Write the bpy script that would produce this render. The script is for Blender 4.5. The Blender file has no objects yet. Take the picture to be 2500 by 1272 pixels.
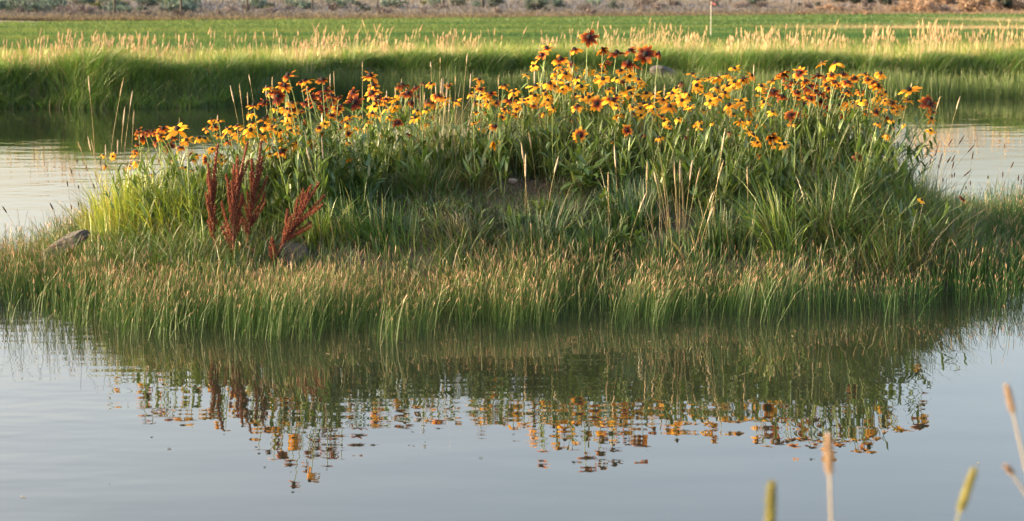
import bpy, math, random
import numpy as np
from mathutils import Vector, Matrix

# ------------------------------------------------------------------ camera, sky, sun, exposure
sc = bpy.context.scene
CAM_H, FPX, TH = 1.474, 5000.0, math.atan(636 / 5000.0)
cam_d = bpy.data.cameras.new('camera'); cam = bpy.data.objects.new('camera', cam_d)
sc.collection.objects.link(cam); sc.camera = cam
cam.location = (0, 0, CAM_H); cam.rotation_euler = (math.pi / 2 - TH, 0, 0)
cam_d.sensor_width = 36; cam_d.lens = 36 * FPX / 2500
cam_d.clip_start = 0.1; cam_d.clip_end = 6000
cam_d.dof.use_dof = True; cam_d.dof.focus_distance = 11.2; cam_d.dof.aperture_fstop = 5.8

SUN_EL, SUN_AZ = math.radians(6.5), math.radians(-2)   # azimuth: 0 = due left of the view, + = beyond the pond
SUN = Vector((-math.cos(SUN_AZ) * math.cos(SUN_EL), math.sin(SUN_AZ) * math.cos(SUN_EL), math.sin(SUN_EL)))
world = bpy.data.worlds.new('World'); sc.world = world; world.use_nodes = True
wn = world.node_tree; bg = wn.nodes['Background']
sky = wn.nodes.new('ShaderNodeTexSky'); sky.sky_type = 'NISHITA'; sky.sun_disc = False
sky.sun_elevation = SUN_EL; sky.sun_rotation = math.atan2(SUN.x, SUN.y)
sky.air_density = 0.55; sky.dust_density = 10.0; sky.ozone_density = 0.0; sky.altitude = 620
tint = wn.nodes.new('ShaderNodeMix'); tint.data_type = 'RGBA'; tint.blend_type = 'MULTIPLY'; tint.inputs[0].default_value = 1.0
tint.inputs[7].default_value = (1.08, 1.03, 0.96, 1)   # even rosy cast of the whole evening sky
wn.links.new(sky.outputs[0], tint.inputs[6]); wn.links.new(tint.outputs[2], bg.inputs[0]); bg.inputs[1].default_value = 0.15
sl = bpy.data.lights.new('sun', 'SUN'); sl.energy = 1.15; sl.angle = math.radians(2.0); sl.color = (1.0, 0.78, 0.52)
so = bpy.data.objects.new('sun', sl); sc.collection.objects.link(so)
so.rotation_euler = (-SUN).to_track_quat('-Z', 'Y').to_euler()
sc.view_settings.view_transform = 'Standard'; sc.view_settings.look = 'None'
sc.view_settings.exposure = 3.0; sc.view_settings.gamma = 1.0
sc.render.engine = 'CYCLES'; sc.cycles.max_bounces = 6; sc.cycles.diffuse_bounces = 3
sc.cycles.transmission_bounces = 3; sc.cycles.glossy_bounces = 3; sc.cycles.transparent_max_bounces = 4
sc.cycles.use_denoising = True
try:
    sc.cycles.denoiser = 'OPENIMAGEDENOISE'; sc.cycles.denoising_input_passes = 'RGB_ALBEDO_NORMAL'
    sc.cycles.denoising_prefilter = 'ACCURATE'
except Exception:
    pass

rng = np.random.default_rng(7); random.seed(7)
C = sc.collection.objects

# ------------------------------------------------------------------ helpers
def ray(px, py):
    x = (px - 1250) / FPX; v = -(py - 636) / FPX
    return np.array([x, math.cos(TH) + v * math.sin(TH), -math.sin(TH) + v * math.cos(TH)])
def at(px, py, Y):
    d = ray(px, py); s = Y / d[1]
    return np.array([d[0] * s, Y, CAM_H + d[2] * s])
def on_plane(px, py, z=0.0):
    d = ray(px, py); s = (z - CAM_H) / d[2]
    return np.array([d[0] * s, d[1] * s, z])
def to_px(p):
    x, y, z = p[0], p[1], p[2] - CAM_H
    f = y * math.cos(TH) - z * math.sin(TH); u = y * math.sin(TH) + z * math.cos(TH)
    return 1250 + FPX * x / f, 636 - FPX * u / f

def wob(x, y, s, seed):
    r = np.random.default_rng(seed); o = 0
    for k in range(6):
        a = r.uniform(0, 6.28); f = s * r.uniform(.6, 1.7); p = r.uniform(0, 6.28)
        o = o + np.sin((x * math.cos(a) + y * math.sin(a)) * f + p)
    return o / 6.0 * 1.6

def mound(x, y):
    x = np.asarray(x, float); y = np.asarray(y, float)
    A = np.interp(x, [-3.2, -2.75, -2.4, -2.1, -1.7, -1.1, -.5, .3, 1.2, 1.8, 2.25, 2.6, 3.3],
                  [-.15, -.02, .08, .2, .3, .38, .46, .5, .5, .43, .27, .1, -.15])
    yf = 9.85 + .12 * np.sin(x * 1.7 + .5) + .06 * np.sin(x * 5.3) + .04 * np.sin(x * 11.1 + 2) + np.interp(x, [1.4, 2.6], [0, .55]); yc = 11.5; yb = 13.2
    t = np.clip((y - yf) / (yc - yf), 0, 1); b = np.clip((yb - y) / (yb - yc), 0, 1)
    B = np.where(y < yc, np.sin(t * math.pi / 2), np.sin(b * math.pi / 2))
    return (A + .12) * B - .12 + .022 * wob(x, y, 9, 1) * B + .01 * wob(x, y, 30, 2) * B
def on_mound(px, py):
    d = ray(px, py)
    Y = np.arange(9.0, 13.6, .01); P = d[None, :] * (Y / d[1])[:, None]; z = CAM_H + P[:, 2]
    hit = np.where(z <= np.maximum(mound(P[:, 0], Y), 0))[0]
    i = hit[0] if len(hit) else len(Y) - 1
    return np.array([P[i, 0], Y[i], max(z[i], 0)])

def bank_line(x):           # distance of the far pond edge
    t = np.clip((np.asarray(x, float) + 4.6) / 2.4, 0, 1); t = t * t * (3 - 2 * t)
    return 27.9 + 5.0 * t + .25 * np.sin(np.asarray(x) * .9) + .12 * np.sin(np.asarray(x) * 2.7 + 1)
def field_edge(x, y=None):
    return 102 + np.clip((np.asarray(x, float) + 25) / 55, -.5, 1.0) * 60
def terrain(x, y):
    x = np.asarray(x, float); y = np.asarray(y, float)
    b = bank_line(x); t = np.clip((y - b) / .55, 0, 1); t = t * t * (3 - 2 * t)
    far = -.4 + t * .76 + .03 * wob(x, y, 1.1, 5) * t
    e = field_edge(x) + 6
    far = far + np.clip(y - e, 0, 400) * .03 + np.clip(y - e - 400, 0, None) * .012 + np.clip((y - e) / 30, 0, 1) * .25 * wob(x, y, .18, 6)
    tn = np.clip((4.7 - y) / .8, 0, 1); tn = tn * tn * (3 - 2 * tn)
    return np.where(y < 10, -.4 + tn * .68, far)

def mk_mesh(name, V, F, col=None, uv=None, mats=(), smooth=False, mat_idx=None):
    V = np.asarray(V, np.float32).reshape(-1, 3); F = np.asarray(F, np.int32)
    me = bpy.data.meshes.new(name); k = F.shape[1]; n = len(F)
    me.vertices.add(len(V)); me.vertices.foreach_set('co', V.ravel())
    me.loops.add(n * k); me.loops.foreach_set('vertex_index', F.ravel())
    me.polygons.add(n); me.polygons.foreach_set('loop_start', np.arange(n, dtype=np.int32) * k)
    if smooth: me.polygons.foreach_set('use_smooth', np.ones(n, bool))
    for m in mats: me.materials.append(m)
    if mat_idx is not None: me.polygons.foreach_set('material_index', np.asarray(mat_idx, np.int32))
    if col is not None:
        a = me.color_attributes.new('Col', 'FLOAT_COLOR', 'POINT')
        c = np.ones((len(V), 4), np.float32); c[:, :3] = np.clip(np.asarray(col).reshape(-1, 3), 0, 1)
        a.data.foreach_set('color', c.ravel())
    if uv is not None:
        u = me.uv_layers.new(name='UVMap'); u.data.foreach_set('uv', np.asarray(uv, np.float32)[F.ravel()].ravel())
    me.update(calc_edges=True); me.validate()
    return me
def link(name, me, parent=None):
    o = bpy.data.objects.new(name, me); C.link(o)
    if parent is not None: o.parent = parent
    return o
def tag(o, label=None, cat=None, group=None, kind=None):
    if label: o['label'] = label
    if cat: o['category'] = cat
    if group: o['group'] = group
    if kind: o['kind'] = kind
    return o
def thing(name, loc, label, cat, group=None):
    o = bpy.data.objects.new(name, None); C.link(o); o.location = [float(v) for v in loc]
    o.empty_display_size = .05
    return tag(o, label, cat, group)

class Geo:
    """collects quads; a triangle repeats its last vertex index as a sliver-free fan"""
    def __init__(s): s.V, s.F, s.K, s.U, s.n = [], [], [], [], 0
    def add(s, V, F, col=None, uv=None):
        V = np.asarray(V, float).reshape(-1, 3); F = np.asarray(F, int).reshape(-1, 4)
        s.V.append(V); s.F.append(F + s.n); s.n += len(V)
        s.K.append(np.broadcast_to(np.asarray((.5, .5, .5) if col is None else col, float), V.shape) if np.ndim(col) < 2 else np.asarray(col).reshape(-1, 3))
        s.U.append(np.zeros((len(V), 2)) if uv is None else uv)
        return s
    def mesh(s, name, mats, smooth=False, origin=(0, 0, 0)):
        V = np.concatenate(s.V) - np.asarray(origin)[None, :]
        return mk_mesh(name, V, np.concatenate(s.F), np.concatenate(s.K), np.concatenate(s.U), mats, smooth)

def blades(geo, P, h, w, lean, t, pw, cols, droop=0.0, yaw=None):
    """P n×3 roots, h n lengths, w n widths, lean n×2, t ring params, pw ring width factors, cols n×R×3"""
    n = len(P); R = len(t); t = np.asarray(t)[None, :]
    droop = np.broadcast_to(droop, (n,))[:, None]
    z = h[:, None] * (t - droop * t ** 2.4)
    xy = lean[:, None, :] * (h[:, None] * t ** 1.7)[:, :, None]
    c = np.concatenate([P[:, None, :2] + xy, (P[:, 2:3] + z)[:, :, None]], 2)
    if yaw is None: yaw = rng.uniform(0, math.pi, n)
    d = np.stack([np.cos(yaw), np.sin(yaw), np.zeros(n)], 1)
    o = d[:, None, :] * (w[:, None] * np.asarray(pw)[None, :] * .5)[:, :, None]
    V = np.stack([c - o, c + o], 2).reshape(-1, 3)
    b = np.arange(n)[:, None] * (R * 2) + np.arange(R - 1)[None, :] * 2
    F = np.stack([b, b + 1, b + 3, b + 2], 2).reshape(-1, 4)
    K = np.repeat(np.asarray(cols).reshape(n, R, 1, 3), 2, 2).reshape(-1, 3)
    geo.add(V, F, K)
    return c
def spindles(geo, A, B, r, col, rings=(0, .12, .4, .75, .93, 1), prof=(.45, .9, 1.0, .85, .55, .12), sides=5, rough=.18):
    n = len(A); R = len(rings); ax = B - A; L = np.linalg.norm(ax, axis=1, keepdims=True); a = ax / np.maximum(L, 1e-6)
    ref = np.tile(np.array([0.31, .95, .05]), (n, 1)); u = np.cross(a, ref); u /= np.linalg.norm(u, axis=1, keepdims=True); v = np.cross(a, u)
    th = np.arange(sides) / sides * 2 * math.pi
    rad = r[:, None, None] * np.asarray(prof)[None, :, None] * (1 + rough * rng.uniform(-1, 1, (n, R, sides)))
    c = A[:, None, :] + ax[:, None, :] * np.asarray(rings)[None, :, None]
    V = c[:, :, None, :] + (u[:, None, None, :] * np.cos(th)[None, None, :, None] + v[:, None, None, :] * np.sin(th)[None, None, :, None]) * rad[..., None]
    b = np.arange(n)[:, None, None] * (R * sides) + np.arange(R - 1)[None, :, None] * sides
    k = np.arange(sides)[None, None, :]; k2 = (k + 1) % sides
    F = np.stack([b + k, b + k2, b + sides + k2, b + sides + k], 3).reshape(-1, 4)
    K = np.repeat(np.asarray(col).reshape(n, 1, 3), R * sides, 1) * (1 + .2 * rng.uniform(-1, 1, (n, R * sides, 1)))
    geo.add(V.reshape(-1, 3), F, K.reshape(-1, 3))
def tube(geo, pts, rad, col, sides=5, cap=True):
    pts = np.asarray(pts, float); n = len(pts); rad = np.broadcast_to(rad, (n,))
    tg = np.gradient(pts, axis=0); tg /= np.maximum(np.linalg.norm(tg, axis=1, keepdims=True), 1e-9)
    ref = np.array([.29, .1, .05]) if abs(tg[0, 2]) > .9 else np.array([.1, .2, 1.0])
    u = np.cross(tg, ref); u /= np.linalg.norm(u, axis=1, keepdims=True); v = np.cross(tg, u)
    th = np.arange(sides) / sides * 2 * math.pi
    V = pts[:, None, :] + (u[:, None, :] * np.cos(th)[None, :, None] + v[:, None, :] * np.sin(th)[None, :, None]) * rad[:, None, None]
    b = np.arange(n - 1)[:, None] * sides; k = np.arange(sides)[None, :]; k2 = (k + 1) % sides
    F = np.stack([b + k, b + k2, b + sides + k2, b + sides + k], 2).reshape(-1, 4)
    geo.add(V.reshape(-1, 3), F, col if np.ndim(col) < 2 else np.repeat(np.asarray(col), sides, 0))
def bez(a, b, c, n):
    t = np.linspace(0, 1, n)[:, None]
    return (1 - t) ** 2 * np.asarray(a) + 2 * t * (1 - t) * np.asarray(b) + t * t * np.asarray(c)
def poly(pts, n):
    pts = np.asarray(pts, float); s = np.concatenate([[0], np.cumsum(np.linalg.norm(np.diff(pts, axis=0), axis=1))]); s /= s[-1]
    q = np.linspace(0, 1, n); o = np.stack([np.interp(q, s, pts[:, k]) for k in range(3)], 1)
    for _ in range(2): o[1:-1] = (o[:-2] + 2 * o[1:-1] + o[2:]) / 4
    return o
def mixc(a, b, t):
    t = np.asarray(t)[..., None]; return np.asarray(a) * (1 - t) + np.asarray(b) * t
ORD = ['first', 'second', 'third', 'fourth', 'fifth', 'sixth', 'seventh', 'eighth', 'ninth', 'tenth', 'eleventh', 'twelfth', 'thirteenth',
       'fourteenth', 'fifteenth', 'sixteenth', 'seventeenth', 'eighteenth', 'nineteenth', 'twentieth', 'twenty-first', 'twenty-second',
       'twenty-third', 'twenty-fourth', 'twenty-fifth', 'twenty-sixth', 'twenty-seventh', 'twenty-eighth', 'twenty-ninth', 'thirtieth']
ORD += ['thirty-' + o for o in ORD[:9]] + ['fortieth'] + ['forty-' + o for o in ORD[:9]]

# ------------------------------------------------------------------ materials
def new_mat(name):
    m = bpy.data.materials.new(name); m.use_nodes = True; nt = m.node_tree; nt.nodes.clear()
    return m, nt, nt.nodes.new('ShaderNodeOutputMaterial')
def N(nt, t, **kw):
    n = nt.nodes.new(t)
    for k, v in kw.items(): setattr(n, k, v)
    return n
def leaf_shader(nt, out, colsock, trans=.35, gloss=.05, rough=.45, tint=(1.15, 1.05, .6)):
    L = nt.links
    d = N(nt, 'ShaderNodeBsdfDiffuse'); tr = N(nt, 'ShaderNodeBsdfTranslucent'); mx = N(nt, 'ShaderNodeMixShader'); mx.inputs[0].default_value = trans
    mul = N(nt, 'ShaderNodeMix', data_type='RGBA', blend_type='MULTIPLY'); mul.inputs[0].default_value = 1.0
    mul.inputs[7].default_value = (*tint, 1)
    L.new(colsock, mul.inputs[6]); L.new(colsock, d.inputs[0]); L.new(mul.outputs[2], tr.inputs[0])
    L.new(d.outputs[0], mx.inputs[1]); L.new(tr.outputs[0], mx.inputs[2])
    g = N(nt, 'ShaderNodeBsdfGlossy'); g.inputs['Roughness'].default_value = rough; g.inputs[0].default_value = (.9, .9, .9, 1)
    m2 = N(nt, 'ShaderNodeMixShader'); m2.inputs[0].default_value = gloss
    L.new(mx.outputs[0], m2.inputs[1]); L.new(g.outputs[0], m2.inputs[2]); L.new(m2.outputs[0], out.inputs[0])
def col_mat(name, trans=.35, gloss=.05, rough=.45, objvar=0.0, tint=(1.15, 1.05, .6)):
    m, nt, out = new_mat(name)
    a = N(nt, 'ShaderNodeAttribute', attribute_name='Col'); s = a.outputs['Color']
    if objvar:
        oi = N(nt, 'ShaderNodeObjectInfo'); mr = N(nt, 'ShaderNodeMapRange'); mr.inputs[3].default_value = 1 - objvar; mr.inputs[4].default_value = 1 + objvar
        hs = N(nt, 'ShaderNodeHueSaturation'); nt.links.new(oi.outputs['Random'], mr.inputs[0]); nt.links.new(mr.outputs[0], hs.inputs['Value'])
        nt.links.new(s, hs.inputs['Color']); s = hs.outputs[0]
    leaf_shader(nt, out, s, trans, gloss, rough, tint)
    return m
M_GRASS = col_mat('grass blades', .38, .06)
M_FIELD = col_mat('field sward', .5, .0, tint=(1.05, 1.0, .8))
M_RUSH = col_mat('rush stems', .22, .025, tint=(1.1, 1.0, .7))
M_STRAW = col_mat('dry straw', .3, .04, tint=(1.1, 1.0, .8))
M_LEAF = col_mat('broad leaves', .32, .07, .4, .15)
M_STEM = col_mat('green stems', .1, .06)
M_SAGE = col_mat('shrub foliage', .15, .0, objvar=.25, tint=(1, 1, .9))
M_SEED = col_mat('seed heads', .15, .02, tint=(1.1, .9, .7))
def rock_mat():
    m, nt, out = new_mat('lichen stone'); L = nt.links
    p = N(nt, 'ShaderNodeBsdfPrincipled'); p.inputs['Roughness'].default_value = .9
    tc = N(nt, 'ShaderNodeTexCoord'); n1 = N(nt, 'ShaderNodeTexNoise'); n1.inputs['Scale'].default_value = 9; n1.inputs['Detail'].default_value = 8
    cr = N(nt, 'ShaderNodeValToRGB'); e = cr.color_ramp.elements; e[0].position = .3; e[0].color = (.035, .033, .03, 1); e[1].position = .75; e[1].color = (.085, .078, .07, 1)
    L.new(tc.outputs['Object'], n1.inputs['Vector']); L.new(n1.outputs[0], cr.inputs[0]); L.new(cr.outputs[0], p.inputs['Base Color'])
    n2 = N(nt, 'ShaderNodeTexNoise'); n2.inputs['Scale'].default_value = 45; n2.inputs['Detail'].default_value = 6; b = N(nt, 'ShaderNodeBump'); b.inputs['Distance'].default_value = .02
    L.new(tc.outputs['Object'], n2.inputs['Vector']); L.new(n2.outputs[0], b.inputs['Height']); L.new(b.outputs[0], p.inputs['Normal']); L.new(p.outputs[0], out.inputs[0])
    return m
M_ROCK = rock_mat()
def soil_mat(name, sc1=14, bump=.015):
    m, nt, out = new_mat(name); L = nt.links
    p = N(nt, 'ShaderNodeBsdfPrincipled'); p.inputs['Roughness'].default_value = .95
    a = N(nt, 'ShaderNodeAttribute', attribute_name='Col'); tc = N(nt, 'ShaderNodeTexCoord')
    n1 = N(nt, 'ShaderNodeTexNoise'); n1.inputs['Scale'].default_value = sc1; n1.inputs['Detail'].default_value = 9
    mr = N(nt, 'ShaderNodeMapRange'); mr.inputs[3].default_value = .55; mr.inputs[4].default_value = 1.45
    mx = N(nt, 'ShaderNodeMix', data_type='RGBA', blend_type='MULTIPLY'); mx.inputs[0].default_value = 1
    L.new(tc.outputs['Object'], n1.inputs['Vector']); L.new(n1.outputs[0], mr.inputs[0]); L.new(a.outputs['Color'], mx.inputs[6]); L.new(mr.outputs[0], mx.inputs[7])
    b = N(nt, 'ShaderNodeBump'); b.inputs['Distance'].default_value = bump; L.new(n1.outputs[0], b.inputs['Height'])
    L.new(mx.outputs[2], p.inputs['Base Color']); L.new(b.outputs[0], p.inputs['Normal']); L.new(p.outputs[0], out.inputs[0])
    return m
def water_mat():
    m, nt, out = new_mat('pond water'); L = nt.links
    p = N(nt, 'ShaderNodeBsdfPrincipled'); p.inputs['Base Color'].default_value = (.016, .02, .012, 1)
    p.inputs['Roughness'].default_value = .0; p.inputs['IOR'].default_value = 1.48
    geo = N(nt, 'ShaderNodeNewGeometry')
    def noise(scale, det, sx, sy, rot):
        mp = N(nt, 'ShaderNodeMapping'); mp.inputs['Scale'].default_value = (sx, sy, 1); mp.inputs['Rotation'].default_value = (0, 0, rot)
        n = N(nt, 'ShaderNodeTexNoise'); n.inputs['Scale'].default_value = scale; n.inputs['Detail'].default_value = det
        L.new(geo.outputs['Position'], mp.inputs[0]); L.new(mp.outputs[0], n.inputs['Vector']); return n.outputs[0]
    fine = noise(8, 1.0, .5, 1.0, .12); mid = noise(2.6, .5, .6, 1.0, -.1); patch = noise(.55, 1.0, 1, .6, .5)
    pm = N(nt, 'ShaderNodeMapRange'); pm.inputs[1].default_value = .42; pm.inputs[2].default_value = .62; pm.inputs[3].default_value = .2; pm.inputs[4].default_value = .95
    L.new(patch, pm.inputs[0])
    sx_ = N(nt, 'ShaderNodeSeparateXYZ'); L.new(geo.outputs['Position'], sx_.inputs[0]); px_ = N(nt, 'ShaderNodeMapRange', interpolation_type='SMOOTHSTEP'); px_.inputs[1].default_value = 1.0; px_.inputs[2].default_value = -1.6; px_.inputs[3].default_value = .7; px_.inputs[4].default_value = 1.8
    L.new(sx_.outputs[0], px_.inputs[0]); pz_ = N(nt, 'ShaderNodeMath', operation='MULTIPLY'); L.new(pm.outputs[0], pz_.inputs[0]); L.new(px_.outputs[0], pz_.inputs[1])
    mu = N(nt, 'ShaderNodeMath', operation='MULTIPLY'); L.new(fine, mu.inputs[0]); L.new(pz_.outputs[0], mu.inputs[1])
    m3 = N(nt, 'ShaderNodeMath', operation='MULTIPLY'); m3.inputs[1].default_value = 2.0; L.new(mid, m3.inputs[0])
    ad = N(nt, 'ShaderNodeMath', operation='ADD'); L.new(mu.outputs[0], ad.inputs[0]); L.new(m3.outputs[0], ad.inputs[1])
    b = N(nt, 'ShaderNodeBump'); b.inputs['Strength'].default_value = 1.0; b.inputs['Distance'].default_value = .0015
    L.new(ad.outputs[0], b.inputs['Height']); L.new(b.outputs[0], p.inputs['Normal']); L.new(p.outputs[0], out.inputs[0])
    return m
def petal_mat(name, stops, var=.2):
    m, nt, out = new_mat(name); L = nt.links
    uv = N(nt, 'ShaderNodeUVMap', uv_map='UVMap'); sp = N(nt, 'ShaderNodeSeparateXYZ'); L.new(uv.outputs[0], sp.inputs[0])
    nz = N(nt, 'ShaderNodeTexNoise'); nz.inputs['Scale'].default_value = 14; L.new(uv.outputs[0], nz.inputs['Vector'])
    ad = N(nt, 'ShaderNodeMath', operation='MULTIPLY_ADD'); ad.inputs[1].default_value = .22; L.new(nz.outputs[0], ad.inputs[0]); L.new(sp.outputs[1], ad.inputs[2])
    sb = N(nt, 'ShaderNodeMath', operation='SUBTRACT'); sb.inputs[1].default_value = .11; L.new(ad.outputs[0], sb.inputs[0])
    cr = N(nt, 'ShaderNodeValToRGB'); el = cr.color_ramp.elements
    while len(el) < len(stops): el.new(.5)
    for e, (p, c) in zip(el, stops): e.position = p; e.color = (*c, 1)
    L.new(sb.outputs[0], cr.inputs[0])
    oi = N(nt, 'ShaderNodeObjectInfo'); mr = N(nt, 'ShaderNodeMapRange'); mr.inputs[3].default_value = 1 - var; mr.inputs[4].default_value = 1 + var
    mh = N(nt, 'ShaderNodeMapRange'); mh.inputs[3].default_value = .484; mh.inputs[4].default_value = .508
    hs = N(nt, 'ShaderNodeHueSaturation'); L.new(oi.outputs['Random'], mr.inputs[0]); L.new(mr.outputs[0], hs.inputs['Value']); L.new(cr.outputs[0], hs.inputs['Color'])
    L.new(oi.outputs['Random'], mh.inputs[0]); L.new(mh.outputs[0], hs.inputs['Hue'])
    leaf_shader(nt, out, hs.outputs[0], .36, .015, .5, (1.1, .95, .6))
    return m
YEL, ORG, MAH = (.68, .345, .022), (.50, .165, .012), (.075, .010, .004)
P_MATS = {'Y': petal_mat('golden petals', [(.0, (.62, .23, .012)), (.3, YEL), (1.0, (.70, .38, .032))]),
          'D': petal_mat('golden petals with mahogany eye', [(.0, MAH), (.3, (.14, .018, .005)), (.5, ORG), (.62, (.64, .29, .018)), (1.0, (.68, .35, .028))]),
          'M': petal_mat('mahogany petals with orange tips', [(.0, MAH), (.4, (.09, .016, .006)), (.66, (.24, .062, .008)), (.86, (.44, .165, .013)), (1.0, (.55, .25, .018))]),
          'S': petal_mat('withered petals', [(.0, (.1, .03, .01)), (1.0, (.26, .13, .05))])}
def cone_mat():
    m, nt, out = new_mat('dark flower cone'); p = N(nt, 'ShaderNodeBsdfPrincipled'); p.inputs['Roughness'].default_value = .85
    tc = N(nt, 'ShaderNodeTexCoord'); v = N(nt, 'ShaderNodeTexVoronoi'); v.inputs['Scale'].default_value = 22; cr = N(nt, 'ShaderNodeValToRGB')
    cr.color_ramp.elements[0].color = (.035, .014, .008, 1); cr.color_ramp.elements[1].color = (.012, .006, .004, 1); cr.color_ramp.elements[1].position = .6
    nt.links.new(tc.outputs['Object'], v.inputs['Vector']); nt.links.new(v.outputs['Distance'], cr.inputs[0]); nt.links.new(cr.outputs[0], p.inputs['Base Color'])
    b = N(nt, 'ShaderNodeBump'); b.inputs['Distance'].default_value = .03; nt.links.new(v.outputs['Distance'], b.inputs['Height']); nt.links.new(b.outputs[0], p.inputs['Normal'])
    nt.links.new(p.outputs[0], out.inputs[0]); return m
M_CONE = cone_mat()
def plain(name, c, rough=.7, nscale=30, amt=.3):
    m, nt, out = new_mat(name); p = N(nt, 'ShaderNodeBsdfPrincipled'); p.inputs['Roughness'].default_value = rough
    tc = N(nt, 'ShaderNodeTexCoord'); n = N(nt, 'ShaderNodeTexNoise'); n.inputs['Scale'].default_value = nscale; n.inputs['Detail'].default_value = 4
    cr = N(nt, 'ShaderNodeValToRGB'); cr.color_ramp.elements[0].color = (*[v * (1 - amt) for v in c], 1); cr.color_ramp.elements[1].color = (*[min(1, v * (1 + amt)) for v in c], 1)
    nt.links.new(tc.outputs['Object'], n.inputs['Vector']); nt.links.new(n.outputs[0], cr.inputs[0]); nt.links.new(cr.outputs[0], p.inputs['Base Color']); nt.links.new(p.outputs[0], out.inputs[0])
    return m

# ------------------------------------------------------------------ the setting: ground sheet, pond, island
def grid(xs, ys):
    X, Y = np.meshgrid(xs, ys); nx, ny = len(xs), len(ys)
    i = (np.arange(ny - 1)[:, None] * nx + np.arange(nx - 1)[None, :]).ravel()
    return X.ravel(), Y.ravel(), np.stack([i, i + 1, i + nx + 1, i + nx], 1)
gx = np.concatenate([-np.geomspace(1800, 42, 16), np.linspace(-40, 40, 161), np.geomspace(42, 1800, 16)])
gy = np.concatenate([np.linspace(-60, 3, 14), np.linspace(3.4, 5.2, 19), np.linspace(6, 26, 12), np.linspace(26.5, 35, 90), np.linspace(35.5, 60, 40), np.linspace(61, 190, 130), np.geomspace(194, 3000, 40)])
X, Y, F = grid(gx, gy); Z = terrain(X, Y)
e = field_edge(X); soil = np.array([.06, .045, .032]); green = np.array([.10, .17, .035]); dry = np.array([.15, .145, .15]); brown = np.array([.13, .10, .07])
b_ = bank_line(X)
c_ = mixc(soil, green, np.clip((Y - b_ - .3) / .5, 0, 1)); c_ = mixc(c_, brown, np.clip((Y - e) / 4, 0, 1)); c_ = mixc(c_, dry, np.clip((Y - e - 12) / 10, 0, 1))
c_[Y < 10] = mixc(soil, np.array([.1, .13, .04]), np.clip((3.8 - Y[Y < 10]) / 1.0, 0, 1))
tag(link('ground', mk_mesh('ground', np.stack([X, Y, Z], 1), F, c_, None, [soil_mat('meadow soil', 6, .02)], True)), 'meadow ground running from the pond banks to the dry slope', kind='structure')
wx = np.array([-700., 700]); wy = np.array([3.4, 40.])
X, Y, F = grid(np.linspace(-60, 60, 7), np.linspace(3.4, 40, 7))
tag(link('pond_water', mk_mesh('pond_water', np.stack([X, Y, 0 * X], 1), F, None, None, [water_mat()])), 'still pond water reflecting the evening sky', kind='structure')
X, Y, F = grid(np.linspace(-3.6, 3.7, 190), np.linspace(9.3, 13.6, 115)); Z = mound(X, Y)
c_ = mixc(np.array([.04, .032, .022]), np.array([.09, .072, .05]), np.clip(.5 + .5 * wob(X, Y, 5, 11), 0, 1))
tag(link('island_ground', mk_mesh('island_ground', np.stack([X, Y, Z], 1), F, c_, None, [soil_mat('island soil', 40, .012)], True)), 'low earth mound of the island in the pond', kind='structure')

# ------------------------------------------------------------------ far meadow grass
def greens(n, a, b, jit=.25):
    c = mixc(np.asarray(a), np.asarray(b), rng.uniform(0, 1, n)); return c * (1 + jit * rng.uniform(-1, 1, (n, 1)))
# field sward: short grass, one blade per triangle-thin quad
n = 190000
py = rng.uniform(27, 135, n); Yf = np.clip(FPX * 1.1 / py, 33.5, 190) * rng.uniform(.97, 1.03, n)
Xf = (rng.uniform(-500, 3000, n) - 1250) / FPX * Yf
ok = (Yf < field_edge(Xf)) & (Yf > bank_line(Xf) + 1.5); Xf, Yf = Xf[ok], Yf[ok]; n = len(Xf)
P = np.stack([Xf, Yf, terrain(Xf, Yf) - .01], 1)
st = np.clip(.5 + .6 * wob(Xf * .25, Yf, .55, 21) + .3 * wob(Xf, Yf, 1.4, 22), 0, 1)
base = mixc(np.array([.045, .10, .042]), np.array([.125, .16, .06]), st * .75) * (1 + .1 * rng.uniform(-1, 1, (n, 1)))
# trodden straw-coloured track across the field on one side
trk = np.exp(-((Yf - (79 + 4 * np.sin(Xf * .1))) / 6.5) ** 2) * np.clip((Xf - 9) / 8, 0, 1)
trk = np.maximum(trk, np.exp(-((Yf - 112) / 12) ** 2) * np.clip((Xf - 22) / 6, 0, 1))
keep = rng.uniform(0, 1, n) > trk * .35
base = mixc(base, np.array([.38, .27, .18]), np.clip(trk * 1.1, 0, 1) * (rng.uniform(0, 1, n) < .9))
h = (.07 + .07 * rng.uniform(0, 1, n)) * (1 - .55 * trk); w = .00062 * Yf
g = Geo(); P, h, w, base = P[keep], h[keep], w[keep], base[keep]; n = len(P)
blades(g, P, h, w, rng.normal(0, .25, (n, 2)), [0, .55, 1], [1, .8, .1], np.stack([base, base, base * 1.15], 1))
tag(link('field_grass', g.mesh('field_grass', [M_FIELD])), 'short green field grass beyond the pond', kind='stuff')
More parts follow.
